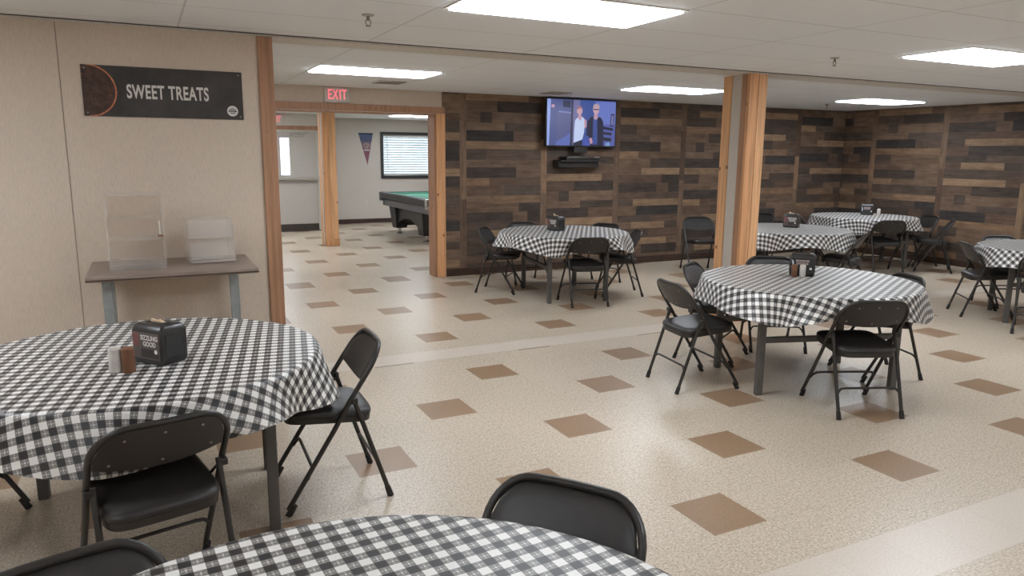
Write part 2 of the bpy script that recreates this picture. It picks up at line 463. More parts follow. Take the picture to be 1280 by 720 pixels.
def plank_wall(name, length, to_world, u0, body):
    bm = bmesh.new(); uvl = bm.loops.layers.uv.new('UVMap'); cl = bm.loops.layers.float_color.new('Col')
    rnd = random.Random(11)
    def quad(ua, ub, za, zb, tone, upright=False):
        ua, ub = max(0, ua), min(length, ub); za, zb = max(0, za), min(CEIL, zb)
        if ub - ua < 0.004 or zb - za < 0.004: return
        c = lin(rnd.choice(TONES[tone])); k = rnd.uniform(0.85, 1.12); c = [v * k for v in c]
        ou, ov = rnd.uniform(0, 60), rnd.uniform(0, 60)
        vs = [bm.verts.new(to_world(*p)) for p in ((ua, za), (ub, za), (ub, zb), (ua, zb))]
        f = bm.faces.new(vs)
        uvs = [(za, ua), (za, ub), (zb, ub), (zb, ua)] if upright else [(ua, za), (ub, za), (ub, zb), (ua, zb)]
        for l, (a, b) in zip(f.loops, uvs):
            l[uvl].uv = (a + ou, b + ov); l[cl] = (*c, 1)
    PW, SW = 1.208, 0.095
    RH = CEIL / 20
    k = 0; start = u0 - 2 * PW
    while start < length:
        sh = [0, 13, 6, 17, 9, 3][k % 6]; k += 1
        zoff = rnd.uniform(-0.05, 0.05)
        z = CEIL + rnd.uniform(0, 0.5)
        while z > 0:
            h = rnd.uniform(0.5, 1.25); quad(start, start + SW, z - h, z, rnd.choice('mnlmn'), True); z -= h
        zt = CEIL + zoff + 0.12; r = 0
        while zt > 0:
            h, row = ROWS[(r + sh) % 20]; a = 0; r += 1
            for e, tone in row:
                quad(start + SW + a * (PW - SW), start + SW + e * (PW - SW), zt - h, zt, tone); a = e
            zt -= h
        start += PW
    me = bpy.data.meshes.new(name)
    body(bm)
    bmesh.ops.recalc_face_normals(bm, faces=bm.faces)
    bm.to_mesh(me); bm.free(); me.materials.append(M['plank'])
    o = bpy.data.objects.new(name, me); COL.objects.link(o)
    return tag(o, kind='structure')
def addbox(bm, a, b):
    r = bmesh.ops.create_cube(bm, size=1)
    for v in r['verts']: v.co = Vector([(a[i] + b[i]) / 2 + v.co[i] * (b[i] - a[i]) for i in range(3)])
    cl = bm.loops.layers.float_color['Col']
    for f in {f for v in r['verts'] for f in v.link_faces}:
        for l in f.loops: l[cl] = (0.1, 0.07, 0.05, 1)
plank_wall('wall_back', XR - 1.395, lambda u, z: (1.395 + u, YB, z), 1.63 - 1.395, lambda bm: addbox(bm, (1.395, YB + 0.004, 0), (XR + 0.2, YB + WT, CEIL)))
plank_wall('wall_right', YB + 6.2, lambda u, z: (XR, YB - u, z), 0.55, lambda bm: addbox(bm, (XR + 0.004, -6.2, 0), (XR + 0.2, YB, CEIL)))
struct('baseboard_back', MB().box((1.425, YB - 0.018, 0), (XR, YB, 0.10), 0.003), M['baseboard'])
struct('baseboard_right', MB().box((XR - 0.018, -6.2, 0), (XR, YB - 0.018, 0.10), 0.003), M['baseboard'])

# trims: left post, header casing, right jamb, pillar
trim(MB().box((-1.345, YP - 0.018, 0), (-1.248, YP, 2.362), 0.003), M['cedar3'])
trim(MB().box((-1.262, YP, 0), (-1.248, YP + WT, 2.362), 0.002), M['cedar3'])
trim(MB().box((-1.3, YB - 0.012, 2.108), (1.425, YB + 0.01, 2.188), 0.002), M['cedar3'])      # header casing
trim(MB().box((-1.2, YB + 0.01, 2.088), (1.30, YB + WT, 2.10)), M['cedar3'])
trim(MB().box((1.305, YB - 0.02, 0), (1.425, YB + 0.01, 2.108), 0.003), M['cedar2'])            # right jamb, front board
trim(MB().box((1.285, YB + 0.012, 0), (1.395, YB + WT, 2.088), 0.003), M['cedar3'])           # right jamb, inner board
trim(MB().box((-1.215, YB + 0.0, 0), (-1.2, YB + WT, 2.088)), M['cedar3'])
# boarded seam under the ceiling where the old wall stood
trim(MB().box((-5.4, YP - 0.012, CEIL - 0.017), (XR, YP + WT + 0.01, CEIL - 0.001), 0.002), M['off_white'])
trim(MB().box((-5.4, YP - 0.022, CEIL - 0.006), (XR, YP - 0.012, CEIL - 0.0005)), M['vent_dark'])
# pillar: a stub of the old wall with cedar boards at its corners
PX0, PX1, PY0, PY1 = 3.02, 3.24, YP, 1.92
struct('wall_stub', MB().box((PX0 + 0.012, PY0 + 0.012, 0), (PX1 - 0.012, PY1 - 0.012, CEIL - 0.017)), M['stub'])
PT = CEIL - 0.002
trim(MB().box((PX0, PY0, 0), (PX0 + 0.108, PY0 + 0.035, PT), 0.004), M['cedar2'])
trim(MB().box((PX0 + 0.114, PY0, 0), (PX1, PY0 + 0.035, PT), 0.004), M['cedar'])
trim(MB().box((PX0, PY0 + 0.036, 0), (PX0 + 0.012, PY0 + 0.105, PT - 0.016), 0.002), M['cedar3'])
trim(MB().box((PX0, PY1 - 0.11, 0), (PX0 + 0.03, PY1, PT - 0.016), 0.003), M['cedar'])
trim(MB().box((PX1 - 0.03, PY1 - 0.11, 0), (PX1, PY1, PT - 0.016), 0.003), M['cedar'])
trim(MB().box((PX0 + 0.03, PY1 - 0.02, 0), (PX1 - 0.03, PY1, PT - 0.016), 0.003), M['cedar'])

# ------------------------------------------------------------------ the pool room beyond the opening
YF, YD, XJ = 13.10, 11.80, 1.32
bm = MB()
WX0, WX1, WZ0, WZ1 = 2.96, 4.55, 1.09, 2.03
bm.box((XJ, YF, 0), (WX0, YF + 0.2, CEIL)).box((WX1, YF, 0), (7.2, YF + 0.2, CEIL)).box((WX0, YF, 0), (WX1, YF + 0.2, WZ0)).box((WX0, YF, WZ1), (WX1, YF + 0.2, CEIL))
struct('wall_far', bm, M['wall_far'])
DX0, DX1 = 0.25, 1.20
bm = MB()
bm.box((-3.2, YD, 0), (DX0, YD + 0.15, CEIL)).box((DX0, YD, 2.06), (DX1, YD + 0.15, CEIL)).box((DX1, YD, 0), (XJ + 0.02, YD + 0.15, CEIL)).box((XJ, YD + 0.15, 0), (XJ + 0.02, YF, CEIL))
struct('wall_door_side', bm, M['wall_far'])
struct('wall_pool_left', MB().box((-3.4, YB, 0), (-3.2, YD + 0.15, CEIL)), M['wall_far'])
struct('wall_pool_right', MB().box((7.0, YB + WT, 0), (7.2, YF, CEIL)), M['wall_far'])
struct('baseboard_far', MB().box((XJ + 0.02, YF - 0.015, 0), (7.0, YF, 0.10), 0.002), M['rubber_base'])
struct('baseboard_door_side', MB().box((-3.2, YD - 0.015, 0), (DX0 - 0.06, YD, 0.10), 0.002), M['rubber_base'])
# inner post (same build as the pillar)
trim(MB().box((0.70, 9.09, 0), (0.805, 9.13, CEIL), 0.004), M['cedar2'])
trim(MB().box((0.808, 9.09, 0), (0.925, 9.13, CEIL), 0.004), M['cedar'])
trim(MB().box((0.70, 9.131, 0), (0.712, 9.20, CEIL), 0.002), M['cedar3'])
trim(MB().box((0.70, 9.33, 0), (0.73, 9.43, CEIL), 0.003), M['cedar'])
trim(MB().box((0.69, 9.07, 0), (0.935, 9.089, 0.13), 0.003), M['cedar2'])
struct('wall_post_core', MB().box((0.712, 9.13, 0), (0.915, 9.42, CEIL)), M['stub'])

# exterior door with vision panel
d = MB(); t0, t1 = YD + 0.03, YD + 0.075
vx0, vx1, vz0, vz1 = 0.44, 0.62, 1.15, 1.90
d.box((DX0 + 0.035, t0, 0.012), (vx0, t1, 2.02)).box((vx1, t0, 0.012), (DX1 - 0.035, t1, 2.02)).box((vx0, t0, 0.012), (vx1, t1, vz0)).box((vx0, t0, vz1), (vx1, t1, 2.02))
door = struct('door_1', d, M['door_paint'])
def part(name, mb, mat, parent, smooth=None, label=None):
    o = mb.build(name, mat, parent, smooth)
    if label: o['label'] = label
    return o
part('vision_pane', MB().box((vx0, t0 + 0.015, vz0), (vx1, t0 + 0.022, vz1)), M['pane'], door)
part('vision_frame', MB().box((vx0 - 0.02, t0 - 0.008, vz0 - 0.02), (vx0, t0, vz1 + 0.02)).box((vx1, t0 - 0.008, vz0 - 0.02), (vx1 + 0.02, t0, vz1 + 0.02))
     .box((vx0, t0 - 0.008, vz1), (vx1, t0, vz1 + 0.02)).box((vx0, t0 - 0.008, vz0 - 0.02), (vx1, t0, vz0)), M['door_paint'], door)
part('push_bar', MB().box((DX0 + 0.06, t0 - 0.085, 1.055), (DX1 - 0.06, t0 - 0.04, 1.115), 0.008).box((DX0 + 0.06, t0 - 0.05, 1.05), (DX0 + 0.14, t0, 1.12), 0.006).box((DX1 - 0.14, t0 - 0.05, 1.05), (DX1 - 0.06, t0, 1.12), 0.006), M['vent'], door)
part('door_closer', MB().box((0.66, t0 - 0.06, 1.93), (0.92, t0, 1.985), 0.008).tube([(0.70, t0 - 0.03, 1.99), (0.95, t0 - 0.12, 2.0), (1.02, t0, 2.03)], 0.008, 6), M['vent'], door)
part('kick_plate', MB().box((DX0 + 0.04, t0 - 0.006, 0.012), (DX1 - 0.04, t0, 0.15)), M['kick'], door)
trim(MB().box((DX0, YD - 0.02, 0), (DX1, YD + 0.15, 0.0115)), M['kick'])  # door sill added to block outdoor light leaking under the door
trim(MB().box((DX0 - 0.06, YD - 0.015, 2.06), (DX1 + 0.06, YD, 2.14), 0.003), M['cedar3'])
trim(MB().box((DX0 - 0.06, YD - 0.012, 0), (DX0, YD, 2.06), 0.003), M['off_white'])
trim(MB().box((DX1, YD - 0.012, 0), (DX1 + 0.06, YD, 2.06), 0.003), M['off_white'])
trim(MB().box((DX0, YD, 0), (DX0 + 0.035, YD + 0.15, 2.06)).box((DX1 - 0.035, YD, 0), (DX1, YD + 0.15, 2.06)).box((DX0, YD, 2.02), (DX1, YD + 0.15, 2.06)), M['off_white'])
struct('ground_outside', MB().box((-12, 15, -0.2), (16, 40, -0.05)), M['outdoor_white'])
sh = thing('shed', 'mauve sided shed with white roof seen through the exit door window', 'shed', (0.6, 22, -0.05))
part('wall', MB().box((-0.9, 0, 0), (3.0, 2.5, 2.3)), M['siding'], sh)
part('roof', MB().prism([(-1.3, 2.2), (1.0, 3.4), (3.3, 2.2), (3.3, 2.32), (1.0, 3.52), (-1.3, 2.32)], 1, -0.3, 2.8), M['outdoor_white'], sh)
part('window', MB().box((-0.5, -0.03, 1.0), (0.5, 0, 1.5)), M['win_frame'], sh)

# window with blinds
fr = MB(); w = 0.065
fr.box((WX0 - w, YF - 0.03, WZ0 - w), (WX0, YF + 0.06, WZ1 + w)).box((WX1, YF - 0.03, WZ0 - w), (WX1 + w, YF + 0.06, WZ1 + w)).box((WX0, YF - 0.03, WZ1), (WX1, YF + 0.06, WZ1 + w)).box((WX0, YF - 0.03, WZ0 - w), (WX1, YF + 0.06, WZ0))
win = struct('window_1', fr, M['win_frame'])
part('pane', MB().box((WX0, YF + 0.12, WZ0), (WX1, YF + 0.126, WZ1)), M['pane'], win)
bl = thing('window_blind', 'white horizontal slat blind hanging in the dark framed window', 'blind', (0, 0, 0))
s = MB(); z = WZ0 + 0.032
while z < WZ1 - 0.03:
    s.obox(((WX0 + WX1) / 2, YF + 0.03, z), (WX1 - WX0 - 0.02, 0.062, 0.002), rot=Matrix.Rotation(math.radians(-57), 3, 'X')); z += 0.056
part('slats', s, M['blind'], bl)
part('head_rail', MB().box((WX0 + 0.005, YF + 0.005, WZ1 - 0.04), (WX1 - 0.005, YF + 0.055, WZ1 - 0.001), 0.003), M['off_white'], bl)
part('bottom_rail', MB().box((WX0 + 0.01, YF + 0.012, WZ0 + 0.001), (WX1 - 0.01, YF + 0.045, WZ0 + 0.016), 0.003), M['off_white'], bl)
part('wand', MB().tube([(WX0 + 0.1, YF - 0.002, WZ1 - 0.045), (WX0 + 0.11, YF - 0.006, WZ0 + 0.17)], 0.005, 6), M['vent'], bl)
part('ladder_cord', MB().tube([(WX0 + 0.46, YF - 0.001, WZ1 - 0.05), (WX0 + 0.46, YF - 0.001, WZ0 + 0.02)], 0.003, 6), M['white_paper'], bl)
part('ladder_cord', MB().tube([(WX0 + 1.1, YF - 0.001, WZ1 - 0.05), (WX0 + 1.1, YF - 0.001, WZ0 + 0.02)], 0.003, 6), M['white_paper'], bl)

# pennant
pn = thing('pennant', 'blue to maroon triangular pennant hanging point down on the far wall', 'pennant', (2.555, YF - 0.001, 2.06))
part('felt', MB().prism([(-0.17, 0), (0.17, 0), (0.03, -0.72)], 1, -0.006, 0), M['pennant'], pn)
part('emblem', MB().prism([(0.005 + 0.06 * math.cos(a * PI / 10), -0.285 + 0.06 * math.sin(a * PI / 10)) for a in range(20)], 1, -0.009, -0.006), M['print_pink'], pn)
part('emblem_mark', MB().prism([(-0.03, -0.26), (0.035, -0.26), (0.035, -0.275), (-0.012, -0.275), (-0.012, -0.295), (0.035, -0.295), (0.035, -0.31), (-0.03, -0.31)], 1, -0.0105, -0.009), M['print_red'], pn)
part('bottom_lettering', MB().box((-0.06, -0.009, -0.40), (0.08, -0.006, -0.385)).box((-0.05, -0.009, -0.375), (0.075, -0.006, -0.365)), M['sign_badge'], pn)
part('top_band', MB().box((-0.17, -0.0085, -0.03), (0.17, -0.006, 0.0)), simple('pennant_band', (60, 70, 92), 0.9), pn)
ot = thing('wall_outlet', 'white duplex outlet on the far wall left of the pool table', 'outlet', (2.51, YF - 0.001, 0.48))
part('cover_plate', MB().box((-0.038, -0.008, -0.06), (0.038, 0, 0.06), 0.003), M['white_card'], ot)
part('socket', MB().box((-0.017, -0.011, 0.008), (0.017, -0.008, 0.04), 0.001), M['off_white'], ot)
part('socket', MB().box((-0.017, -0.011, -0.04), (0.017, -0.008, -0.008), 0.001), M['off_white'], ot)

# pool table
pt = thing('pool_table', 'black pool table with green felt in the far room', 'pool table', (3.06, 9.75, 0))
HX, HY = 0.78, 1.45
part('playfield', MB().box((-HX + 0.13, -HY + 0.13, 0.74), (HX - 0.13, HY - 0.13, 0.775)), M['felt'], pt)
r = MB()
for sx in (-1, 1):
    r.prism([(sx * HX, 0.70), (sx * (HX - 0.005), 0.80), (sx * (HX - 0.04), 0.815), (sx * (HX - 0.12), 0.805), (sx * (HX - 0.12), 0.74), (sx * (HX - 0.10), 0.66)], 1, -HY + 0.12, HY - 0.12)
for sy in (-1, 1):
    r.prism([(sy * HY, 0.70), (sy * (HY - 0.005), 0.80), (sy * (HY - 0.04), 0.815), (sy * (HY - 0.12), 0.805), (sy * (HY - 0.12), 0.74), (sy * (HY - 0.10), 0.66)], 0, -HX + 0.12, HX - 0.12)
part('rails', r, M['pool_black'], pt)
cu = MB()
for sx in (-1, 1): cu.box((sx * (HX - 0.15) - 0.025, -HY + 0.17, 0.775), (sx * (HX - 0.15) + 0.025, HY - 0.17, 0.805), 0.01)
for sy in (-1, 1): cu.box((-HX + 0.17, sy * (HY - 0.15) - 0.025, 0.775), (HX - 0.17, sy * (HY - 0.15) + 0.025, 0.805), 0.01)
part('cushions', cu, M['felt'], pt)
part('rail_top', MB().box((-HX + 0.035, -HY + 0.1, 0.8135), (-HX + 0.11, HY - 0.1, 0.8195)).box((HX - 0.11, -HY + 0.1, 0.8135), (HX - 0.035, HY - 0.1, 0.8195)).box((-HX + 0.1, -HY + 0.035, 0.8135), (HX - 0.1, -HY + 0.11, 0.8195)).box((-HX + 0.1, HY - 0.11, 0.8135), (HX - 0.1, HY - 0.035, 0.8195)), M['pool_rail'], pt)
for sx in (-1, 1):
    for sy in (-1, 1):
        c = MB(); c.box((min(sx * HX, sx * (HX - 0.13)) - 0.004, min(sy * HY, sy * (HY - 0.13)) - 0.004, 0.64), (max(sx * HX, sx * (HX - 0.13)) + 0.004, max(sy * HY, sy * (HY - 0.13)) + 0.004, 0.825), 0.02)
        part('corner_casting', c, M['chrome'] if (sx, sy) == (-1, -1) else M['pool_rail'], pt, 40)
part('skirt', MB().box((-HX + 0.06, -HY + 0.06, 0.55), (HX - 0.06, HY - 0.06, 0.70), 0.01), M['pool_rail'], pt)
# cabinet side with arched bottom between tapered pedestals
def arch(y0, y1):
    pts = [(y0 - 0.12, 0.62), (y0, 0.16), (y0 + 0.10, 0.16)]
    for k in range(1, 10):
        a = k / 10; pts.append((y0 + 0.10 + a * (y1 - y0 - 0.2), 0.16 + 0.2 * math.sin(PI * a)))
    return pts + [(y1 - 0.10, 0.16), (y1, 0.16), (y1 + 0.12, 0.62)]
part('cabinet', MB().prism(arch(-0.78, 0.98), 0, -HX + 0.17, HX - 0.17), M['pool_black'], pt)
for sx in (-1, 1):
    for y in (-0.70, 0.90):
        l = MB(); x = sx * (HX - 0.26)
        l.rings([[(x + a * 0.11, y + b * 0.13, 0.12) for a, b in ((-1, -1), (1, -1), (1, 1), (-1, 1))], [(x + a * 0.16, y + b * 0.2, 0.58) for a, b in ((-1, -1), (1, -1), (1, 1), (-1, 1))]])
        lo = part('leg', l, M['pool_black'], pt)
        part('leveler_foot', MB().lathe([(0.07, 0), (0.07, 0.012), (0.03, 0.03), (0.03, 0.12)], (x, y, 0), 16), M['chrome'], lo, 40)

# ------------------------------------------------------------------ ceiling lights, vents, sprinklers, exit signs
def ceiling_light(x0, y0, label):
    x1, y1 = x0 + 1.19, y0 + 0.585
    t = thing('ceiling_light', label, 'ceiling light', ((x0 + x1) / 2, (y0 + y1) / 2, CEIL), 0, 'recessed ceiling lights')
    hx, hy, w = (x1 - x0) / 2, (y1 - y0) / 2, 0.022
    part('frame', MB().box((-hx, -hy, -0.006), (hx, -hy + w, -0.0005)).box((-hx, hy - w, -0.006), (hx, hy, -0.0005)).box((-hx, -hy + w, -0.006), (-hx + w, hy - w, -0.0005)).box((hx - w, -hy + w, -0.006), (hx, hy - w, -0.0005)), M['off_white'], t)
    part('diffuser', MB().box((-hx + w, -hy + w, -0.005), (hx - w, hy - w, -0.001)).box((-hx + w, -hy + w, -0.016), (hx - w, hy - w, -0.005)), M['lamp'], t)
    return t
ceiling_light(-0.57, -0.43, 'large bright ceiling panel light cut by the top edge of the photo')
ceiling_light(-0.61, 3.10, 'bright ceiling panel light in front of the exit sign')
ceiling_light(3.06, 3.17, 'bright ceiling panel light left of the cedar pillar')
ceiling_light(3.23, -0.36, 'bright ceiling panel light cut by the right edge of the photo')
ceiling_light(6.66, 3.13, 'small far ceiling panel light right of the cedar pillar')
# unseen lamps of the rooms; far-left pair and exit door lamp added to brighten
for x0, y0, lb in ((-0.57, -3.95, 'ceiling panel light behind the camera on the left'), (3.23, -3.95, 'ceiling panel light behind the camera at middle'), (6.75, -0.36, 'ceiling panel light by the plank wall outside the photo'), (6.75, -3.95, 'ceiling panel light in the rear right corner outside the photo'),
                   (-4.37, -0.43, 'unseen ceiling panel light added to brighten the left wall'), (-4.37, -3.95, 'unseen ceiling panel light added in the rear left corner to brighten the left side'), (2.6, 10.9, 'ceiling panel light over the pool table'), (-1.0, 10.0, 'unseen ceiling panel light added in the pool room to brighten the exit door'), (-1.2, 7.2, 'ceiling panel light at the left of the pool room'), (2.6, 7.2, 'ceiling panel light at the near end of the pool room')):
    ceiling_light(x0, y0, lb)

def vent(x, y, label, sz=0.3):
    t = thing('ceiling_vent', label, 'vent', (x, y, CEIL), 0, 'ceiling air vents')
    part('frame', MB().box((-sz / 2, -sz / 2, -0.012), (sz / 2, -sz / 2 + 0.03, -0.0005)).box((-sz / 2, sz / 2 - 0.03, -0.012), (sz / 2, sz / 2, -0.0005)).box((-sz / 2, -sz / 2 + 0.03, -0.012), (-sz / 2 + 0.03, sz / 2 - 0.03, -0.0005)).box((sz / 2 - 0.03, -sz / 2 + 0.03, -0.012), (sz / 2, sz / 2 - 0.03, -0.0005)), M['vent'], t)
    part('backing', MB().box((-sz / 2 + 0.03, -sz / 2 + 0.03, -0.003), (sz / 2 - 0.03, sz / 2 - 0.03, -0.001)), M['vent_dark'], t)
    s = MB(); k = -sz / 2 + 0.05
    while k < sz / 2 - 0.04:
        s.obox((0, k, -0.008), (sz - 0.06, 0.022, 0.002), rot=Matrix.Rotation(math.radians(35), 3, 'X')); k += 0.03
    part('louvers', s, M['vent'], t)
vent(0.42, 4.35, 'grey louvered ceiling vent beside the exit sign')
vent(2.70, 4.62, 'dark louvered ceiling vent above the television')
def sprinkler(x, y, label):
    t = thing('sprinkler_head', label, 'sprinkler', (x, y, CEIL), 0, 'fire sprinkler heads')
    part('escutcheon', MB().lathe([(0.036, -0.001), (0.034, -0.007), (0.014, -0.010), (0.012, -0.001)], (0, 0, 0), 18), M['vent'], t, 40)
    part('body', MB().lathe([(0.009, -0.008), (0.009, -0.03), (0.006, -0.033)], (0, 0, 0), 12).tube([(-0.012, 0, -0.03), (-0.016, 0, -0.045), (-0.004, 0, -0.062)], 0.0028, 6).tube([(0.012, 0, -0.03), (0.016, 0, -0.045), (0.004, 0, -0.062)], 0.0028, 6).box((-0.013, -0.004, -0.032), (0.013, 0.004, -0.028)), M['brass'], t)
    part('deflector', MB().lathe([(0.016, -0.062), (0.016, -0.0645)], (0, 0, 0), 14), M['brass'], t)
sprinkler(-0.875, 0.55, 'small sprinkler head on the ceiling left of the large front light')
sprinkler(2.89, 0.53, 'small sprinkler head on the ceiling right of the cedar pillar top')
sprinkler(7.09, 4.19, 'tiny far sprinkler head near the plank wall corner')

def exit_sign(loc, label, w=0.305, h=0.175):
    t = thing('exit_sign', label, 'exit sign', loc, 0)
    part('housing', MB().box((-w / 2, -0.045, -h / 2), (w / 2, 0, h / 2), 0.006), M['off_white'], t, 40)
    text_mesh('EXIT', 0.165, M['red_letters'], 'lettering', t, (0, -0.0465, -0.002), (PI / 2, 0, 0), 0.001, sx=0.62, bold=0.0012, space=1.12)
exit_sign((0.05, YB + 0.01, 2.285), 'white exit sign with red letters over the opening to the pool room')
exit_sign((0.36, YD - 0.001, 2.262), 'red lettered exit sign above the far exit door')

# ------------------------------------------------------------------ television and shelf
tv = thing('television', 'flat television showing two people, mounted high on the plank wall', 'television', (3.40, YB, 2.04))
TW, TH = 1.145, 0.655
yf = -0.14
part('bezel', MB().box((-TW / 2, yf, -TH / 2), (TW / 2, yf + 0.05, TH / 2), 0.006), M['plastic_black'], tv, 40)
part('wall_mount', MB().box((-0.2, yf + 0.05, -0.15), (0.2, yf + 0.07, 0.15)).box((-0.05, yf + 0.07, -0.06), (0.05, -0.001, 0.06)), M['plastic_black'], tv)
part('stand_stub', MB().box((-0.11, yf + 0.012, -TH / 2 - 0.075), (0.11, yf + 0.04, -TH / 2 + 0.002), 0.004), M['plastic_black'], tv)
# the moving picture, as flat coloured shapes on the panel
sc = bmesh.new(); cl = sc.loops.layers.float_color.new('Col'); lay = [0]
IW, IH = TW - 0.04, TH - 0.04
def shp(pts, rgb):
    lay[0] += 1
    f = sc.faces.new([sc.verts.new(((px - 0.5) * IW, -0.0003 - lay[0] * 0.00002, (0.5 - py) * IH)) for px, py in pts])
    for l in f.loops: l[cl] = (*lin(rgb), 1)
def ell(cx, cy, rx, ry, rgb, n=16): shp([(cx + rx * math.cos(2 * PI * k / n), cy + ry * math.sin(2 * PI * k / n)) for k in range(n)], rgb)
shp([(0, 0), (1, 0), (1, 1), (0, 1)], (88, 96, 168))
shp([(0, 0), (.05, 0), (.03, 1), (0, 1)], (150, 170, 236))
shp([(.05, 0), (.35, 0), (.34, 1), (.03, 1)], (76, 86, 142))
shp([(.15, .28), (.34, .30), (.34, .85), (.13, .92)], (88, 92, 142))
shp([(.16, .25), (.34, .27), (.34, .30), (.16, .28)], (120, 132, 190))
shp([(.22, .02), (.33, .02), (.33, .18), (.22, .16)], (40, 46, 80))
shp([(.13, .93), (.34, .72), (.34, 1), (.13, 1)], (96, 112, 184))
ell(.08, .15, .025, .035, (196, 150, 170))
shp([(.345, 0), (.37, 0), (.365, 1), (.33, 1)], (44, 42, 72))
shp([(.37, 0), (.47, 0), (.47, 1), (.365, 1)], (112, 112, 162))
shp([(.47, 0), (.68, 0), (.68, 1), (.47, 1)], (62, 84, 156))
shp([(.70, .02), (1, .02), (1, .52), (.70, .52)], (108, 124, 200))
shp([(.93, .28), (.985, .28), (.975, .56), (.92, .56)], (34, 38, 74))
shp([(.94, .31), (.975, .31), (.967, .53), (.932, .53)], (120, 120, 170))
shp([(.80, .56), (.97, .60), (.97, .66), (.80, .62)], (28, 30, 58))
shp([(.80, .68), (.95, .70), (.95, .76), (.80, .74)], (40, 40, 64))
shp([(.80, .80), (.95, .82), (.94, .9), (.80, .88)], (34, 34, 58))
shp([(.40, .44), (.45, .36), (.50, .36), (.545, .42), (.535, .70), (.51, .86), (.385, .94), (.39, .60)], (200, 214, 250))
shp([(.53, .40), (.565, .44), (.57, .58), (.54, .62)], (196, 150, 170))
shp([(.38, .94), (.51, .88), (.51, 1), (.375, 1)], (30, 30, 56))
shp([(.45, .28), (.485, .28), (.495, .40), (.465, .46), (.44, .38)], (196, 152, 170))
ell(.462, .235, .042, .085, (204, 162, 176)); shp([(.415, .22), (.43, .14), (.47, .12), (.505, .17), (.505, .20), (.46, .18)], (150, 110, 130))
shp([(.58, .46), (.63, .36), (.70, .34), (.78, .37), (.815, .46), (.83, 1), (.60, 1), (.61, .80), (.565, .76)], (34, 34, 62))
shp([(.665, .37), (.725, .36), (.735, .97), (.66, .97)], (62, 80, 150))
shp([(.68, .29), (.725, .29), (.735, .38), (.70, .43), (.67, .38)], (196, 156, 176))
ell(.705, .20, .046, .10, (204, 168, 184)); shp([(.655, .20), (.665, .09), (.71, .06), (.755, .10), (.757, .18), (.71, .12)], (182, 164, 170))
shp([(.665, .18), (.75, .18), (.75, .205), (.665, .205)], (70, 60, 92))
shp([(.61, .84), (.65, .82), (.665, .93), (.63, .97)], (200, 156, 176))
shp([(.52, .86), (.60, .84), (.63, 1), (.52, 1)], (70, 84, 176))
shp([(.86, .93), (.92, .91), (.93, 1), (.86, 1)], (120, 160, 200))
me = bpy.data.meshes.new('screen'); bmesh.ops.recalc_face_normals(sc, faces=sc.faces); sc.to_mesh(me); sc.free(); me.materials.append(M['screen'])
so = bpy.data.objects.new('screen', me); COL.objects.link(so); so.parent = tv; so.location = (0, yf - 0.0005, 0)
shf = thing('wall_shelf', 'black floating shelf on the plank wall beneath the television', 'shelf', (3.40, YB, 1.535))
part('board', MB().box((-0.37, -0.22, -0.025), (0.37, -0.001, 0.0), 0.004), M['plastic_black'], shf)
part('lower_box', MB().box((-0.37, -0.16, -0.10), (0.28, -0.001, -0.026), 0.004), M['plastic_black'], shf)
bx = thing('cable_box', 'black cable box with bright strips for reflections on the shelf under the television', 'cable box', (3.42, YB - 0.12, 1.5355))
part('case', MB().box((-0.29, -0.085, 0), (0.25, 0.09, 0.05), 0.008), M['plastic_black'], bx, 40)
part('reflection_strips', MB().box((-0.265, -0.0875, 0.034), (-0.07, -0.085, 0.047)).box((0.15, -0.0875, 0.034), (0.235, -0.085, 0.047)), M['chrome'], bx)  # chrome strips stand in for bright reflections along the top of the box

# ------------------------------------------------------------------ sign, counter table and display cases at the left wall
sg = thing('wall_sign', 'dark chalkboard style sign reading sweet treats on the left wall', 'sign', (-1.916, YP, 1.970))
SW_, SH_ = 0.925, 0.306
part('panel', MB().box((-SW_ / 2, -0.008, -SH_ / 2), (SW_ / 2, -0.0005, SH_ / 2)), M['chalk'], sg)
ccx, ccz, R1, R0 = -SW_ / 2 + 0.03, 0.0, 0.158, 0.149
def clampP(r, a): return (max(-SW_ / 2 + 0.001, ccx + r * math.cos(a)), max(-SH_ / 2, min(SH_ / 2, ccz + r * math.sin(a))))
NA = 48
c = MB(); pts = [clampP(R0, -PI / 2 - 0.25 + k * (PI + 0.5) / NA) for k in range(NA + 1)]
c.prism(pts, 1, -0.0095, -0.008); part('cookie_picture', c, M['cookie'], sg)
c = MB()
inn = [clampP(R0, -PI / 2 + k * PI / NA) for k in range(NA + 1)]; outr = [clampP(R1, -PI / 2 + k * PI / NA) for k in range(NA + 1)]
c.prism(inn + outr[::-1], 1, -0.0098, -0.008); part('cookie_rim', c, M['orange_rim'], sg)
text_mesh('SWEET TREATS', 0.116, M['sign_text'], 'lettering', sg, (0.016, -0.0085, -0.002), (PI / 2, 0, 0), 0.0008, sx=0.565, bold=0.0028, space=1.08)
bd = part('badge', MB().prism([(0.395 + 0.034 * math.cos(k * PI / 16), -0.098 + 0.034 * math.sin(k * PI / 16)) for k in range(32)], 1, -0.0092, -0.008), M['sign_badge'], sg)
part('badge_print', MB().box((0.373, -0.0098, -0.092), (0.417, -0.0092, -0.086)).box((0.368, -0.0098, -0.103), (0.422, -0.0092, -0.096)).box((0.378, -0.0098, -0.113), (0.412, -0.0092, -0.108)).box((0.386, -0.0098, -0.081), (0.404, -0.0092, -0.077)), M['ink'], bd)
for sx, sz in ((-1, -1), (1, -1), (1, 1), (-1, 1)):
    part('screw', MB().tube([(sx * (SW_ / 2 - 0.02), -0.0115, sz * (SH_ / 2 - 0.02)), (sx * (SW_ / 2 - 0.02), -0.008, sz * (SH_ / 2 - 0.02))], 0.005, 10), M['rivet'], sg)

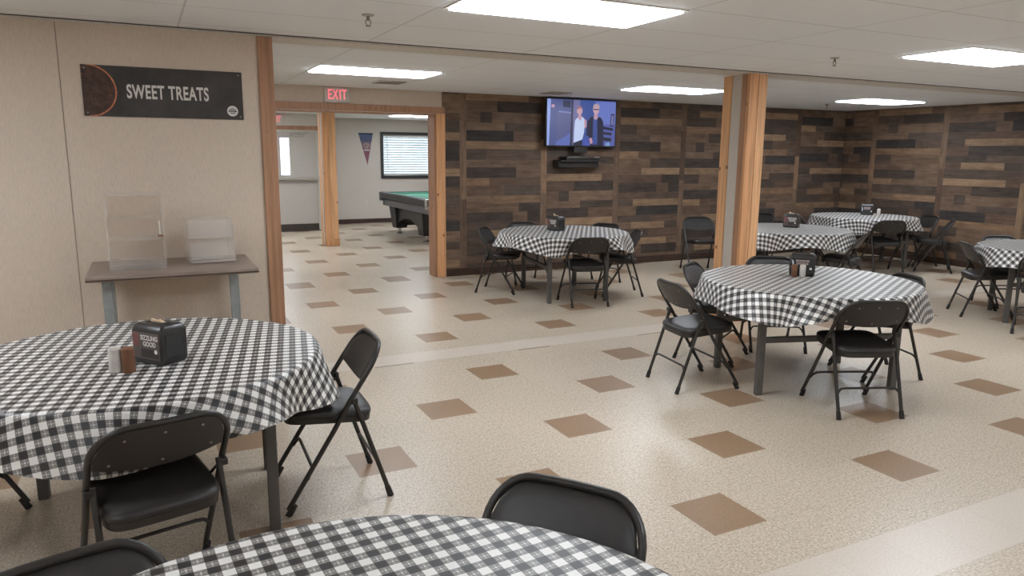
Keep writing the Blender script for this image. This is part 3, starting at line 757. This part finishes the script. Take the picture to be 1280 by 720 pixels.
ct = thing('side_table', 'narrow brown laminate table on grey legs against the left wall', 'table', (-1.955, 1.235, 0))
top = MB().box((-0.46, -0.335, 0.882), (0.46, 0.325, 0.915), 0.006); part('tabletop', top, M['counter'], ct, 40)
part('edge_band', MB().box((-0.461, -0.3365, 0.889), (0.461, -0.333, 0.895)), M['baseboard'], ct)
for sx, sy, sq in ((-1, -1, 0.04), (1, -1, 0.03), (-1, 1, 0.03), (1, 1, 0.03)):
    x, y = sx * 0.36, sy * 0.24 - 0.02
    if (sx, sy) == (1, -1): x = 0.316
    if (sx, sy) == (1, 1): x = 0.378
    part('leg', MB().box((x - sq / 2 - 0.005, y - 0.02, 0), (x + sq / 2 + 0.005, y + 0.02, 0.882), 0.004), M['grey_leg'], ct)
part('apron', MB().box((-0.345, 0.20, 0.83), (0.33, 0.222, 0.882)), M['grey_leg'], ct)

# tall acrylic case
ca = thing('display_case', 'tall clear acrylic display case with inner shelves on the side table', 'display case', (-2.15, 1.24, 0.9155), 0.03)
W, D, H, T = 0.148, 0.14, 0.435, 0.005
part('side_panel', MB().box((-W, -D, 0.03), (-W + T, D, H)), M['acrylic'], ca)
part('side_panel', MB().box((W - T, -D, 0.03), (W, D, H)), M['acrylic'], ca)
part('back_panel', MB().box((-W + T, D - T, 0.03), (W - T, D, H)), M['acrylic'], ca)
part('top_panel', MB().box((-W, -D, H), (W, D, H + T)), M['acrylic'], ca)
part('base_tray', MB().box((-W - 0.004, -D - 0.01, 0), (W + 0.004, D, 0.03), 0.003).box((-W + 0.006, -D + 0.005, 0.03), (W - 0.006, D - 0.01, 0.036)), M['acrylic_edge'], ca)
dr = part('door', MB().box((-W + 0.002, -D - 0.004, 0.034), (W - 0.002, -D - 0.0005, H)), M['acrylic'], ca)
part('handle', MB().box((W - 0.026, -D - 0.016, 0.205), (W - 0.018, -D - 0.004, 0.285), 0.002), M['white_paper'], dr)
part('latch', MB().box((W - 0.034, -D - 0.012, 0.19), (W - 0.004, -D - 0.004, 0.20), 0.002), M['brown_card'], dr)
for z in (0.17, 0.30): part('shelf', MB().box((-W + T, -D + 0.015, z), (W - T, D - T, z + 0.006)), M['acrylic_edge'], ca)
fr = MB()
for sx in (-1, 1):
    for sy in (-1, 1): fr.box((sx * W - 0.004, sy * D - 0.004, 0.03), (sx * W + 0.004, sy * D + 0.004, H))
    fr.box((sx * W - 0.003, -D, H - 0.001), (sx * W + 0.003, D, H + 0.006))
fr.box((-W, -D - 0.004, H), (W, -D + 0.002, H + 0.006)).box((-W, D - 0.002, H), (W, D + 0.003, H + 0.006))
part('edge_strips', fr, M['acrylic_edge'], ca)

# low two-tier acrylic bin
cb = thing('bakery_bin', 'low two tier clear acrylic bakery bin on the side table', 'display case', (-1.735, 1.30, 0.9155), 0.10)
W, D = 0.132, 0.115
prof = [(-D, 0.012), (D, 0.012), (D, 0.27), (-D + 0.07, 0.27), (-D + 0.03, 0.235), (-D + 0.018, 0.16), (-D + 0.045, 0.145), (-D + 0.015, 0.10), (-D, 0.05)]
for sx in (-1, 1): part('side_panel', MB().prism([(y, z) for y, z in prof], 0, sx * W - 0.003, sx * W + 0.003), M['acrylic_edge'], cb)
part('back_panel', MB().box((-W + 0.003, D - 0.004, 0.012), (W - 0.003, D, 0.27)), M['acrylic'], cb)
part('top_panel', MB().box((-W - 0.006, -D + 0.065, 0.27), (W + 0.006, D + 0.004, 0.276)), M['acrylic_edge'], cb)
part('base_tray', MB().box((-W, -D, 0.008), (W, D, 0.016)).box((-W, -D - 0.002, 0.008), (W, -D + 0.004, 0.024)), M['acrylic_edge'], cb)
part('shelf', MB().box((-W + 0.003, -D + 0.03, 0.140), (W - 0.003, D - 0.004, 0.147)), M['acrylic_edge'], cb)
def slope(p0, p1):
    d = Vector((0, p1[0] - p0[0], p1[1] - p0[1])); n = Vector((0, -d.z, d.y)).normalized() * 0.002
    return MB().prism([(p0[0] - n.y, p0[1] - n.z), (p1[0] - n.y, p1[1] - n.z), (p1[0] + n.y, p1[1] + n.z), (p0[0] + n.y, p0[1] + n.z)], 0, -W + 0.003, W - 0.003)
part('bin_door', slope((-D, 0.03), (-D + 0.045, 0.137)), M['acrylic_edge'], cb)
part('bin_door', slope((-D + 0.018, 0.16), (-D + 0.068, 0.266)), M['acrylic_edge'], cb)
for sx in (-1, 1):
    for sy in (-1, 1): part('foot', MB().lathe([(0.008, 0), (0.008, 0.008)], (sx * (W - 0.02), sy * (D - 0.02), 0), 10), M['acrylic_edge'], cb)

# ------------------------------------------------------------------ folding chair
def chair_proto():
    t = thing('folding_chair', '', 'chair')
    HXc = 0.222
    def ty(z): return 0.235 - 0.585 * z if z <= 0.5 else -0.0575 - 0.66 * (z - 0.5)
    ZT, RC = 0.742, 0.115
    # back frame: from just under the seat up and over
    pts = []
    zs = [0.36, 0.42, 0.47, 0.50, 0.54, 0.58, ZT - RC]
    for z in zs: pts.append((-HXc + 0.004, ty(z), z))
    for k in range(1, 8):
        a = PI - k * PI / 16
        z = ZT - RC + RC * math.sin(a); pts.append((-HXc + 0.004 + RC + RC * math.cos(a), ty(z), z))
    half = pts; mid = [(x, ty(ZT) - 0.006 * (1 - (x / 0.1) ** 2), ZT) for x in (-0.10, -0.05, 0, 0.05, 0.10)]
    full = half + mid + [(-x, y, z) for x, y, z in half[::-1]]
    part('back_frame', MB().tube(full, 0.0115, 10), M['chair_metal'], t, 60)
    for sx in (-1, 1):
        l = part('leg', MB().tube([(sx * HXc, ty(0.0) - 0.001, 0.03), (sx * (HXc - 0.004), ty(0.365), 0.365)], 0.0113, 10), M['chair_metal'], t, 60)
        part('foot_cap', MB().tube([(sx * HXc, ty(0.0) + 0.0, 0.0), (sx * HXc, ty(0.0) - 0.03, 0.05)], [0.0155, 0.0135], 10), M['rubber'], l, 60)
    ry = lambda z: -0.240 + 0.325 * z
    for sx in (-1, 1):
        x = sx * 0.203
        l = part('leg', MB().tube([(x, ry(0.03), 0.03), (x, ry(0.515), 0.515)], 0.0113, 10), M['chair_metal'], t, 60)
        part('foot_cap', MB().tube([(x, ry(0), 0.0), (x, ry(0.05), 0.05)], [0.0155, 0.0135], 10), M['rubber'], l, 60)
        part('hinge', MB().box((min(sx * 0.195, sx * 0.232), ry(0.5) - 0.014, 0.485), (max(sx * 0.195, sx * 0.232), ry(0.5) + 0.014, 0.512), 0.004).tube([(sx * 0.196, ry(0.49), 0.49), (sx * 0.190, 0.02, 0.415)], 0.006, 6), M['chair_metal'], t)
    def stretch(X, yf, z0, z1):
        p = [(-X, yf(z0), z0), (-X + 0.012, yf((z0 + z1) / 2), z0 + (z1 - z0) * 0.55), (-X + 0.03, yf(z1), z1 - 0.003), (-X + 0.06, yf(z1), z1), (0, yf(z1), z1)]
        return MB().tube(p + [(-x, y, z) for x, y, z in p[-2::-1]], 0.0075, 8)
    part('stretcher', stretch(0.219, ty, 0.155, 0.20), M['chair_metal'], t, 60)
    part('stretcher', stretch(0.203, ry, 0.145, 0.185), M['chair_metal'], t, 60)
    # seat cushion
    def plan(s, n=40):
        out = []
        for k in range(n):
            a = 2 * PI * k / n; ca_, sa_ = math.cos(a), math.sin(a); e = 2 / 5.0
            out.append((0.192 * s * math.copysign(abs(ca_) ** e, ca_) * (1 - 0.05 * (sa_ < 0) * abs(sa_)), 0.026 + 0.203 * s * math.copysign(abs(sa_) ** (e * (0.62 if sa_ < 0 else 1)), sa_)))
        return out
    def zt(y): return 0.016 * (y - 0.038) / 0.19 - 0.010 * max(0, (y - 0.15) / 0.08) ** 2
    rr = []
    for s, z in ((0.95, 0.422), (0.995, 0.427), (1.0, 0.436), (0.985, 0.447), (0.93, 0.455), (0.80, 0.459), (0.5, 0.461), (0.15, 0.4605)):
        rr.append([(x, y, z + zt(y)) for x, y in plan(s)])
    so_ = part('seat', MB().rings(rr), M['vinyl'], t, 50)
    part('seat_pan', MB().rings([[(x, y, 0.392 + zt(y)) for x, y in plan(0.90)], [(x, y, 0.395 + zt(y)) for x, y in plan(0.97)], [(x, y, 0.424 + zt(y)) for x, y in plan(0.985)], [(x, y, 0.426 + zt(y)) for x, y in plan(0.95)]]), M['chair_metal'], so_, 50)
    # backrest panel, hollowed
    NU, NV = 20, 8
    def bp(i, j, back):
        u = -1 + 2 * i / NU; x = u * 0.205
        zb = 0.590 - 0.026 * (1 - u * u)
        ax = abs(x); e = max(0.0, ax - (0.205 - 0.10)) / 0.10
        zt_ = 0.735 - 0.10 * (1 - math.sqrt(max(0, 1 - e * e)))
        v = j / NV; z = zb + (zt_ - zb) * v
        y = ty(z) - 0.030 * (1 - u * u) * (1 - 0.5 * v)
        edge = min(1, min(1 - abs(u), v * 0.8, (1 - v) * 0.8) / 0.12)
        th = 0.006 + 0.009 * math.sqrt(max(0, edge))
        return (x, y + (th if not back else -0.007), z)
    m = MB(); F = [[m.bm.verts.new(bp(i, j, False)) for j in range(NV + 1)] for i in range(NU + 1)]
    B = [[m.bm.verts.new(bp(i, j, True)) for j in range(NV + 1)] for i in range(NU + 1)]
    for i in range(NU):
        for j in range(NV):
            m.bm.faces.new((F[i][j], F[i + 1][j], F[i + 1][j + 1], F[i][j + 1]))
            f = m.bm.faces.new((B[i][j], B[i][j + 1], B[i + 1][j + 1], B[i + 1][j])); f.material_index = 1
    for i in range(NU):
        m.bm.faces.new((F[i][0], B[i][0], B[i + 1][0], F[i + 1][0])); m.bm.faces.new((F[i][NV], F[i + 1][NV], B[i + 1][NV], B[i][NV]))
    for j in range(NV):
        m.bm.faces.new((F[0][j], F[0][j + 1], B[0][j + 1], B[0][j])); m.bm.faces.new((F[NU][j], B[NU][j], B[NU][j + 1], F[NU][j + 1]))
    bk = part('backrest', m, [M['vinyl'], M['chair_metal']], t, 50)
    for x, z in ((-0.160, 0.606), (0, 0.590), (0.160, 0.606), (-0.12, 0.700), (0, 0.705), (0.12, 0.700)):
        u = x / 0.205; v = (z - 0.565) / 0.165
        y = ty(z) - 0.030 * (1 - u * u) * (1 - 0.5 * v) - 0.007
        part('rivet', MB().lathe([(0.0055, 0), (0.0045, 0.002), (0.001, 0.003)], (0, 0, 0), 8), M['rivet'], bk).matrix_local = Matrix.Translation((x, y, z)) @ Matrix.Rotation(PI / 2, 4, 'X')
    return t
CHAIR = chair_proto(); used = [False]
def chair(x, y, heading, label, group='black folding chairs', z=0):
    rz = math.radians(heading - 90)
    if not used[0]:
        used[0] = True
        CHAIR.location = (x, y, z); CHAIR.rotation_euler = (0, 0, rz); CHAIR['label'] = label; CHAIR['group'] = group
        return CHAIR
    return copy_tree(CHAIR, (x, y, z), rz, label, group)

# chairs
CHAIRS = [
    # front table
    (-1.30, -2.30, 217, 'black folding chair with only its back showing at the bottom centre'),
    (-2.265, -2.22, -75, 'black folding chair with its back top at the bottom left corner'),
    # left table
    (-1.37, -0.345, 178, 'black folding chair seen side on at the right of the left table'),
    (-2.13, -0.985, 103, 'black folding chair with its riveted back toward us at the left table'),
    (-2.956, -0.10, -20, 'black folding chair at the left edge showing one front leg'),
    # table before the pillar
    (1.34, 0.225, -8, 'black folding chair at the left end of the middle table'),
    (1.945, 0.70, -58, 'black folding chair pushed under the cloth behind the left end chair'),
    (2.645, 0.74, 239, 'black folding chair behind the middle table near the cedar pillar'),
    (2.76, -0.18, 160, 'black folding chair half hidden at the right end of the middle table'),
    (1.95, -0.63, 67, 'black folding chair in front of the middle table with its back toward us'),
    # table beneath the television
    (1.64, 4.04, -41, 'black folding chair at the left end of the television table'),
    (2.22, 4.46, 262, 'black folding chair behind the television table, left of the napkin box'),
    (2.15, 2.98, 77, 'black folding chair in front of the television table with its back toward us'),
    (2.84, 3.30, 157, 'black folding chair at the right end of the television table'),
    (2.98, 3.98, 208, 'black folding chair behind the right end of the television table'),
    (4.90, 4.27, 249, 'lone black folding chair against the plank wall left of the pillar'),
    # behind the pillar
    (5.22, 2.15, 118, 'black folding chair in front of the table behind the pillar'),
    (5.45, 3.27, 225, 'black folding chair behind the table that the pillar hides'),
    (6.20, 4.55, 205, 'black folding chair whose grey lit back sticks out beside the pillar'),
    # corner table
    (7.26, 3.17, 62, 'black folding chair in front of the corner table with its back toward us'),
    (8.02, 2.92, 128, 'black folding chair pulled out right of the corner table'),
    (8.33, 3.42, 160, 'black folding chair between the corner table and right plank wall'),
    (6.95, 4.15, 320, 'black folding chair at the left of the corner table'),
    # right table
    (5.64, 0.78, -40, 'black folding chair at the left of the table on the right edge'),
    (6.40, 0.98, 245, 'black folding chair behind the table on the right edge'),
    (5.34, 0.03, 25, 'black folding chair cut by the right edge in front of its table'),
]
for a in CHAIRS: chair(*a)

# ------------------------------------------------------------------ tables under gingham cloths
TR, TZ = 0.73, 0.735
def table_proto():
    t = thing('round_table', '', 'table')
    part('tabletop', MB().lathe([(TR - 0.01, TZ - 0.03), (TR, TZ - 0.026), (TR, TZ - 0.004), (TR - 0.006, TZ)], (0, 0, 0), 64), M['table_under'], t, 40)
    a, b, s = 0.50, 0.33, 0.023
    for sx, sy in ((-1, -1), (1, -1), (1, 1), (-1, 1)):
        l = part('leg', MB().box((sx * a - s, sy * b - s, 0), (sx * a + s, sy * b + s, TZ - 0.03), 0.005), M['table_metal'], t)
    for sy in (-1, 1):
        part('stretcher', MB().box((-a + s, sy * b - 0.014, 0.365), (a - s, sy * b + 0.014, 0.405), 0.003), M['table_metal'], t)
        part('apron', MB().box((-a + s, sy * b - 0.012, TZ - 0.09), (a - s, sy * b + 0.012, TZ - 0.03)), M['table_metal'], t)
    for sx in (-1, 1):
        part('apron', MB().box((sx * a - 0.012, -b + s, TZ - 0.09), (sx * a + 0.012, b - s, TZ - 0.03)), M['table_metal'], t)
    return t
TABLE = table_proto(); tused = [False]
def cloth(name, cx, cy, rot, seed, label, drop=0.20, seg=180):
    """round-ish cloth: flat on top, folds hanging over the rim; UVs keep the weave"""
    rnd = random.Random(seed); bm = bmesh.new(); uvl = bm.loops.layers.uv.new('UVMap')
    nf = rnd.choice([7, 8, 9]); ph = [rnd.uniform(0, 2 * PI) for _ in range(6)]
    def flare(th):
        return math.radians(17) + math.radians(14) * (0.65 * math.cos(nf * th + ph[0]) + 0.35 * math.cos((nf + 3) * th + ph[1]) + 0.3 * math.cos(2 * th + ph[2]))
    def dr(th): return drop * (1 + 0.16 * math.cos(4 * (th - rot)) + 0.08 * math.cos(th + ph[3]))
    R = TR + 0.004
    rad = [0.0, 0.12, 0.24, 0.36, 0.48, 0.58, 0.66, R - 0.03, R - 0.008]
    nh = 14
    def pos(th, k):
        if k < len(rad):
            r = rad[k]
            z = TZ + 0.0035 + 0.0012 * math.sin(9 * r + ph[4]) * math.sin(3 * th + ph[5]) * (r > 0)
            return r, r, max(z, TZ + 0.0025)
        s = (k - len(rad) + 1) / nh * dr(th)
        fl = flare(th); bend = 0.022
        # arc from flat to hanging angle, then straight
        a_end = PI / 2 - max(fl, math.radians(3))
        L = bend * a_end
        r0 = R - 0.008
        if s < L:
            a = s / bend; r = r0 + bend * math.sin(a); z = TZ + 0.0035 - bend * (1 - math.cos(a))
        else:
            q = s - L; r = r0 + bend * math.sin(a_end) + q * math.cos(a_end); z = TZ + 0.0035 - bend * (1 - math.cos(a_end)) - q * math.sin(a_end)
        return r, r0 + s, z
    K = len(rad) + nh
    near = [(c_[0], c_[1], math.cos(math.radians(c_[2])), math.sin(math.radians(c_[2]))) for c_ in CHAIRS if math.hypot(c_[0] - cx, c_[1] - cy) < 1.25]
    grid = []; uvs = []
    for i in range(seg):
        th = 2 * PI * i / seg; row = []; ur = []
        for k in range(1, K):
            r, ru, z = pos(th, k)
            tw = th + (0.05 * math.sin(nf * th + ph[0]) * max(0, k - len(rad)) / nh)
            px_, py_ = r * math.cos(tw), r * math.sin(tw)
            if z < TZ - 0.004:                       # the hanging edge lies against a chair back pushed up to it
                for hx, hy, fx, fy in near:
                    dx, dy = cx + px_ - hx, cy + py_ - hy
                    ly, lx = dx * fx + dy * fy, abs(dx * fy - dy * fx)
                    lim = (0.235 - 0.585 * z if z <= 0.5 else -0.0575 - 0.66 * (z - 0.5)) + 0.026
                    if lx < 0.36 and ly < lim and ly > lim - 0.4:
                        wgt = min(1.0, max(0.0, (0.36 - lx) / 0.12)); px_ += fx * (lim - ly) * wgt; py_ += fy * (lim - ly) * wgt
            row.append(bm.verts.new((px_, py_, z)))
            wx, wy = ru * math.cos(th), ru * math.sin(th)
            c, s_ = math.cos(-rot), math.sin(-rot); ur.append((c * wx - s_ * wy + 0.013, s_ * wx + c * wy + 0.013))
        grid.append(row); uvs.append(ur)
    c0 = bm.verts.new((0, 0, TZ + 0.0035))
    for i in range(seg):
        j = (i + 1) % seg
        f = bm.faces.new((c0, grid[i][0], grid[j][0]))
        for l, q in zip(f.loops, ((0.013, 0.013), uvs[i][0], uvs[j][0])): l[uvl].uv = q
        for k in range(K - 2):
            f = bm.faces.new((grid[i][k], grid[i][k + 1], grid[j][k + 1], grid[j][k]))
            for l, q in zip(f.loops, (uvs[i][k], uvs[i][k + 1], uvs[j][k + 1], uvs[j][k])): l[uvl].uv = q
    bmesh.ops.recalc_face_normals(bm, faces=bm.faces)
    me = bpy.data.meshes.new(name); bm.to_mesh(me); bm.free(); me.materials.append(M['gingham'])
    for p in me.polygons: p.use_smooth = True
    o = bpy.data.objects.new(name, me); COL.objects.link(o); o.location = (cx, cy, 0)
    return tag(o, label, 'tablecloth', 'gingham tablecloths')
def table(cx, cy, leg_deg, cloth_deg, seed, tlabel, clabel, drop=0.20, low_bars=True):
    if not tused[0]:
        tused[0] = True
        TABLE.location = (cx, cy, 0); TABLE.rotation_euler = (0, 0, math.radians(leg_deg)); TABLE['label'] = tlabel; TABLE['group'] = 'round dining tables'
    else:
        t = copy_tree(TABLE, (cx, cy, 0), math.radians(leg_deg), tlabel, 'round dining tables')
        if not low_bars:                         # this one has plain legs without the low bars
            for ch in kids(t):
                if ch.name.startswith('stretcher'): bpy.data.objects.remove(ch)
            for ch in kids(t):
                if ch.name.startswith('leg'): ch.location = (-0.07, 0.0, 0); break
    cloth('tablecloth', cx, cy, math.radians(cloth_deg), seed, clabel, drop)
TOPZ = TZ + 0.0052

table(-1.865, -2.80, 38, 4, 3, 'round table nearest the camera, cut by the bottom edge', 'black and white gingham cloth cut by the bottom edge of the photo')
table(-2.145, -0.265, -6, -10, 4, 'round table at the left in front of the side table', 'black and white gingham cloth with napkin box at the left edge', low_bars=False)
table(2.15, -0.03, -18, 27, 5, 'round table with grey legs standing before the cedar pillar', 'black and white gingham cloth on the table before the cedar pillar')
table(2.22, 3.55, 79, 57, 6, 'round table beneath the television', 'black and white gingham cloth on the table beneath the television')
table(4.95, 2.78, 38, 20, 8, 'round table just behind the cedar pillar', 'black and white gingham cloth partly hidden by the cedar pillar')
table(7.55, 3.75, -26, 35, 9, 'farthest round table in the plank wall corner', 'black and white gingham cloth in the far plank wall corner')
table(6.05, 0.27, -48, 48, 12, 'round table cut by the right edge of the photo', 'black and white gingham cloth cut by the right edge of the photo')

# ------------------------------------------------------------------ napkin dispensers and shakers
def dispenser(x, y, rz, label, kind, napkin=True):
    """local: front faces -y; corner nearest given by x,y is the centre of the box"""
    t = thing('napkin_dispenser', label, 'napkin dispenser', (x, y, TOPZ), rz, 'napkin dispensers')
    w, d, h = 0.088, 0.066, 0.165
    body = MB()
    def rr(wx, dy, z, r=0.012, n=5):
        out = []
        for sx, sy, a0 in ((1, 1, 0), (-1, 1, PI / 2), (-1, -1, PI), (1, -1, 3 * PI / 2)):
            for k in range(n):
                a = a0 + k * PI / 2 / (n - 1); out.append((sx * (wx - r) + r * math.cos(a), sy * (dy - r) + r * math.sin(a), z))
        return out
    body.rings([rr(w - 0.008, d - 0.006, 0), rr(w - 0.001, d - 0.001, 0.012), rr(w, d, 0.03), rr(w, d, h - 0.025), rr(w - 0.006, d - 0.012, h - 0.006), rr(w - 0.014, d - 0.022, h)])
    part('body', body, M['plastic_black'], t, 40)
    fp = part('front_panel', MB().box((-w + 0.010, -d - 0.0025, 0.022), (w - 0.010, -d + 0.001, h - 0.032), 0.001), M['print_grey'] if kind != 'arc' else M['plastic_dark'], t)
    yf_ = -d - 0.0025
    if kind in ('text', 'small'):
        part('red_print', MB().box((-w + 0.012, yf_ - 0.0006, 0.075), (-w + 0.050, yf_, h - 0.034)), M['print_red'], fp)
        text_mesh('SIZZLING', 0.028, M['sign_badge'], 'lettering', fp, (0.022, yf_ - 0.0006, 0.112), (PI / 2, 0, 0), 0.0005, sx=0.85, bold=0.0006)
        text_mesh('GOOD', 0.028, M['sign_badge'], 'lettering', fp, (0.022, yf_ - 0.0006, 0.086), (PI / 2, 0, 0), 0.0005, sx=0.85, bold=0.0006)
        part('dark_print', MB().box((-0.03, yf_ - 0.0005, 0.03), (w - 0.014, yf_, 0.066)), M['ink'], fp)
    else:
        part('plate_print', MB().prism([(-w + 0.012, 0.122), (-w + 0.026, 0.112), (-w + 0.030, 0.09), (-w + 0.026, 0.07), (-w + 0.014, 0.06), (-w + 0.02, 0.09)], 1, yf_ - 0.0006, yf_), M['print_plate'], fp)
        bd_ = part('text_band', MB().box((-0.045, yf_ - 0.0006, 0.106), (0.046, yf_, 0.120)).box((-0.042, yf_ - 0.0006, 0.086), (0.040, yf_, 0.100)), M['print_pink'], fp)
        gl = MB()
        for row, n in ((0.113, 11), (0.093, 10)):
            for k in range(n): gl.box((-0.040 + k * 0.0075, yf_ - 0.001, row - 0.004), (-0.040 + k * 0.0075 + (0.0045 if k % 3 else 0.0025), yf_ - 0.0006, row + 0.004))
        part('band_print', gl, M['ink'], bd_)
    part('badge', MB().prism([(0.058 + 0.009 * math.cos(k * PI / 8), 0.058 + 0.009 * math.sin(k * PI / 8)) for k in range(16)], 1, yf_ - 0.0012, yf_ - 0.0003), M['sign_badge'], fp)
    part('side_window', MB().box((w - 0.001, -d + 0.022, 0.03), (w + 0.0022, d - 0.022, h - 0.04), 0.001), M['plastic_dark'], t)
    part('side_window', MB().box((-w - 0.0022, -d + 0.022, 0.03), (-w + 0.001, d - 0.022, h - 0.04), 0.001), M['plastic_dark'], t)
    part('slot_rim', MB().box((-0.05, -0.022, h - 0.001), (0.05, 0.022, h + 0.003), 0.001), M['plastic_dark'], t)
    if napkin:
        part('napkin', MB().prism([(-0.04, h + 0.002), (0.035, h + 0.002), (0.028, h + 0.008), (0.0, h + 0.010), (-0.03, h + (0.032 if kind == 'small' else 0.016))], 1, -0.008, -0.004).prism([(-0.03, h + 0.002), (0.04, h + 0.002), (0.01, h + 0.014)], 1, 0.0, 0.004), M['napkin'], t)
    return t
def at_corner(cx, cy, rz, w=0.088, d=0.066):   # box centre from its front-right bottom corner
    return (cx + (-w) * math.cos(rz) - d * math.sin(rz), cy + (-w) * math.sin(rz) + d * math.cos(rz))
def shaker(name, x, y, mat, label, h=0.098, r=0.024):
    t = thing(name, label, 'shaker', (x, y, TOPZ), 0, 'salt and pepper shakers')
    part('canister', MB().lathe([(r - 0.001, 0), (r, 0.002), (r, h - 0.004), (r - 0.002, h - 0.002)], (0, 0, 0), 24), mat, t, 40)
    part('lid', MB().lathe([(r - 0.002, h - 0.002), (r - 0.003, h + 0.001), (r - 0.006, h + 0.002)], (0, 0, 0), 24), M['off_white'] if mat == M['white_card'] else M['brown_card'], t, 40)
rz1 = math.radians(218 + 90)
x, y = at_corner(-2.07, -0.515, rz1)
dispenser(x, y, rz1, 'black napkin dispenser reading sizzling good on the left table', 'text')
shaker('salt_shaker', -2.238, -0.508, M['white_card'], 'white cardboard salt shaker beside the left table napkin box')
shaker('pepper_shaker', -2.191, -0.531, M['brown_card'], 'brown cardboard pepper shaker beside the left table napkin box')
rz3 = math.radians(-48)
dispenser(2.25, 0.12, rz3, 'black napkin dispenser with white plate print on the middle table', 'arc', False)
shaker('pepper_shaker', 2.135, 0.085, M['brown_card'], 'brown pepper shaker in front of the middle table napkin box', 0.088, 0.021)
shaker('salt_shaker', 2.18, 0.05, M['white_card'], 'white salt shaker in front of the middle table napkin box', 0.088, 0.021)
rz2 = math.radians(-77)
x, y = at_corner(2.13, 3.55, rz2)
dispenser(x, y, rz2, 'black napkin dispenser with kraft napkin sticking up beneath the television', 'small')
rz4 = math.radians(-62)
x, y = at_corner(5.09, 2.76, rz4)
dispenser(x, y, rz4, 'black napkin dispenser on the table behind the pillar', 'small')
dispenser(7.78, 3.88, math.radians(-50), 'black napkin dispenser on the far corner table', 'arc', False)
shaker('salt_shaker', 7.84, 3.72, M['white_card'], 'white salt shaker on the far corner table')
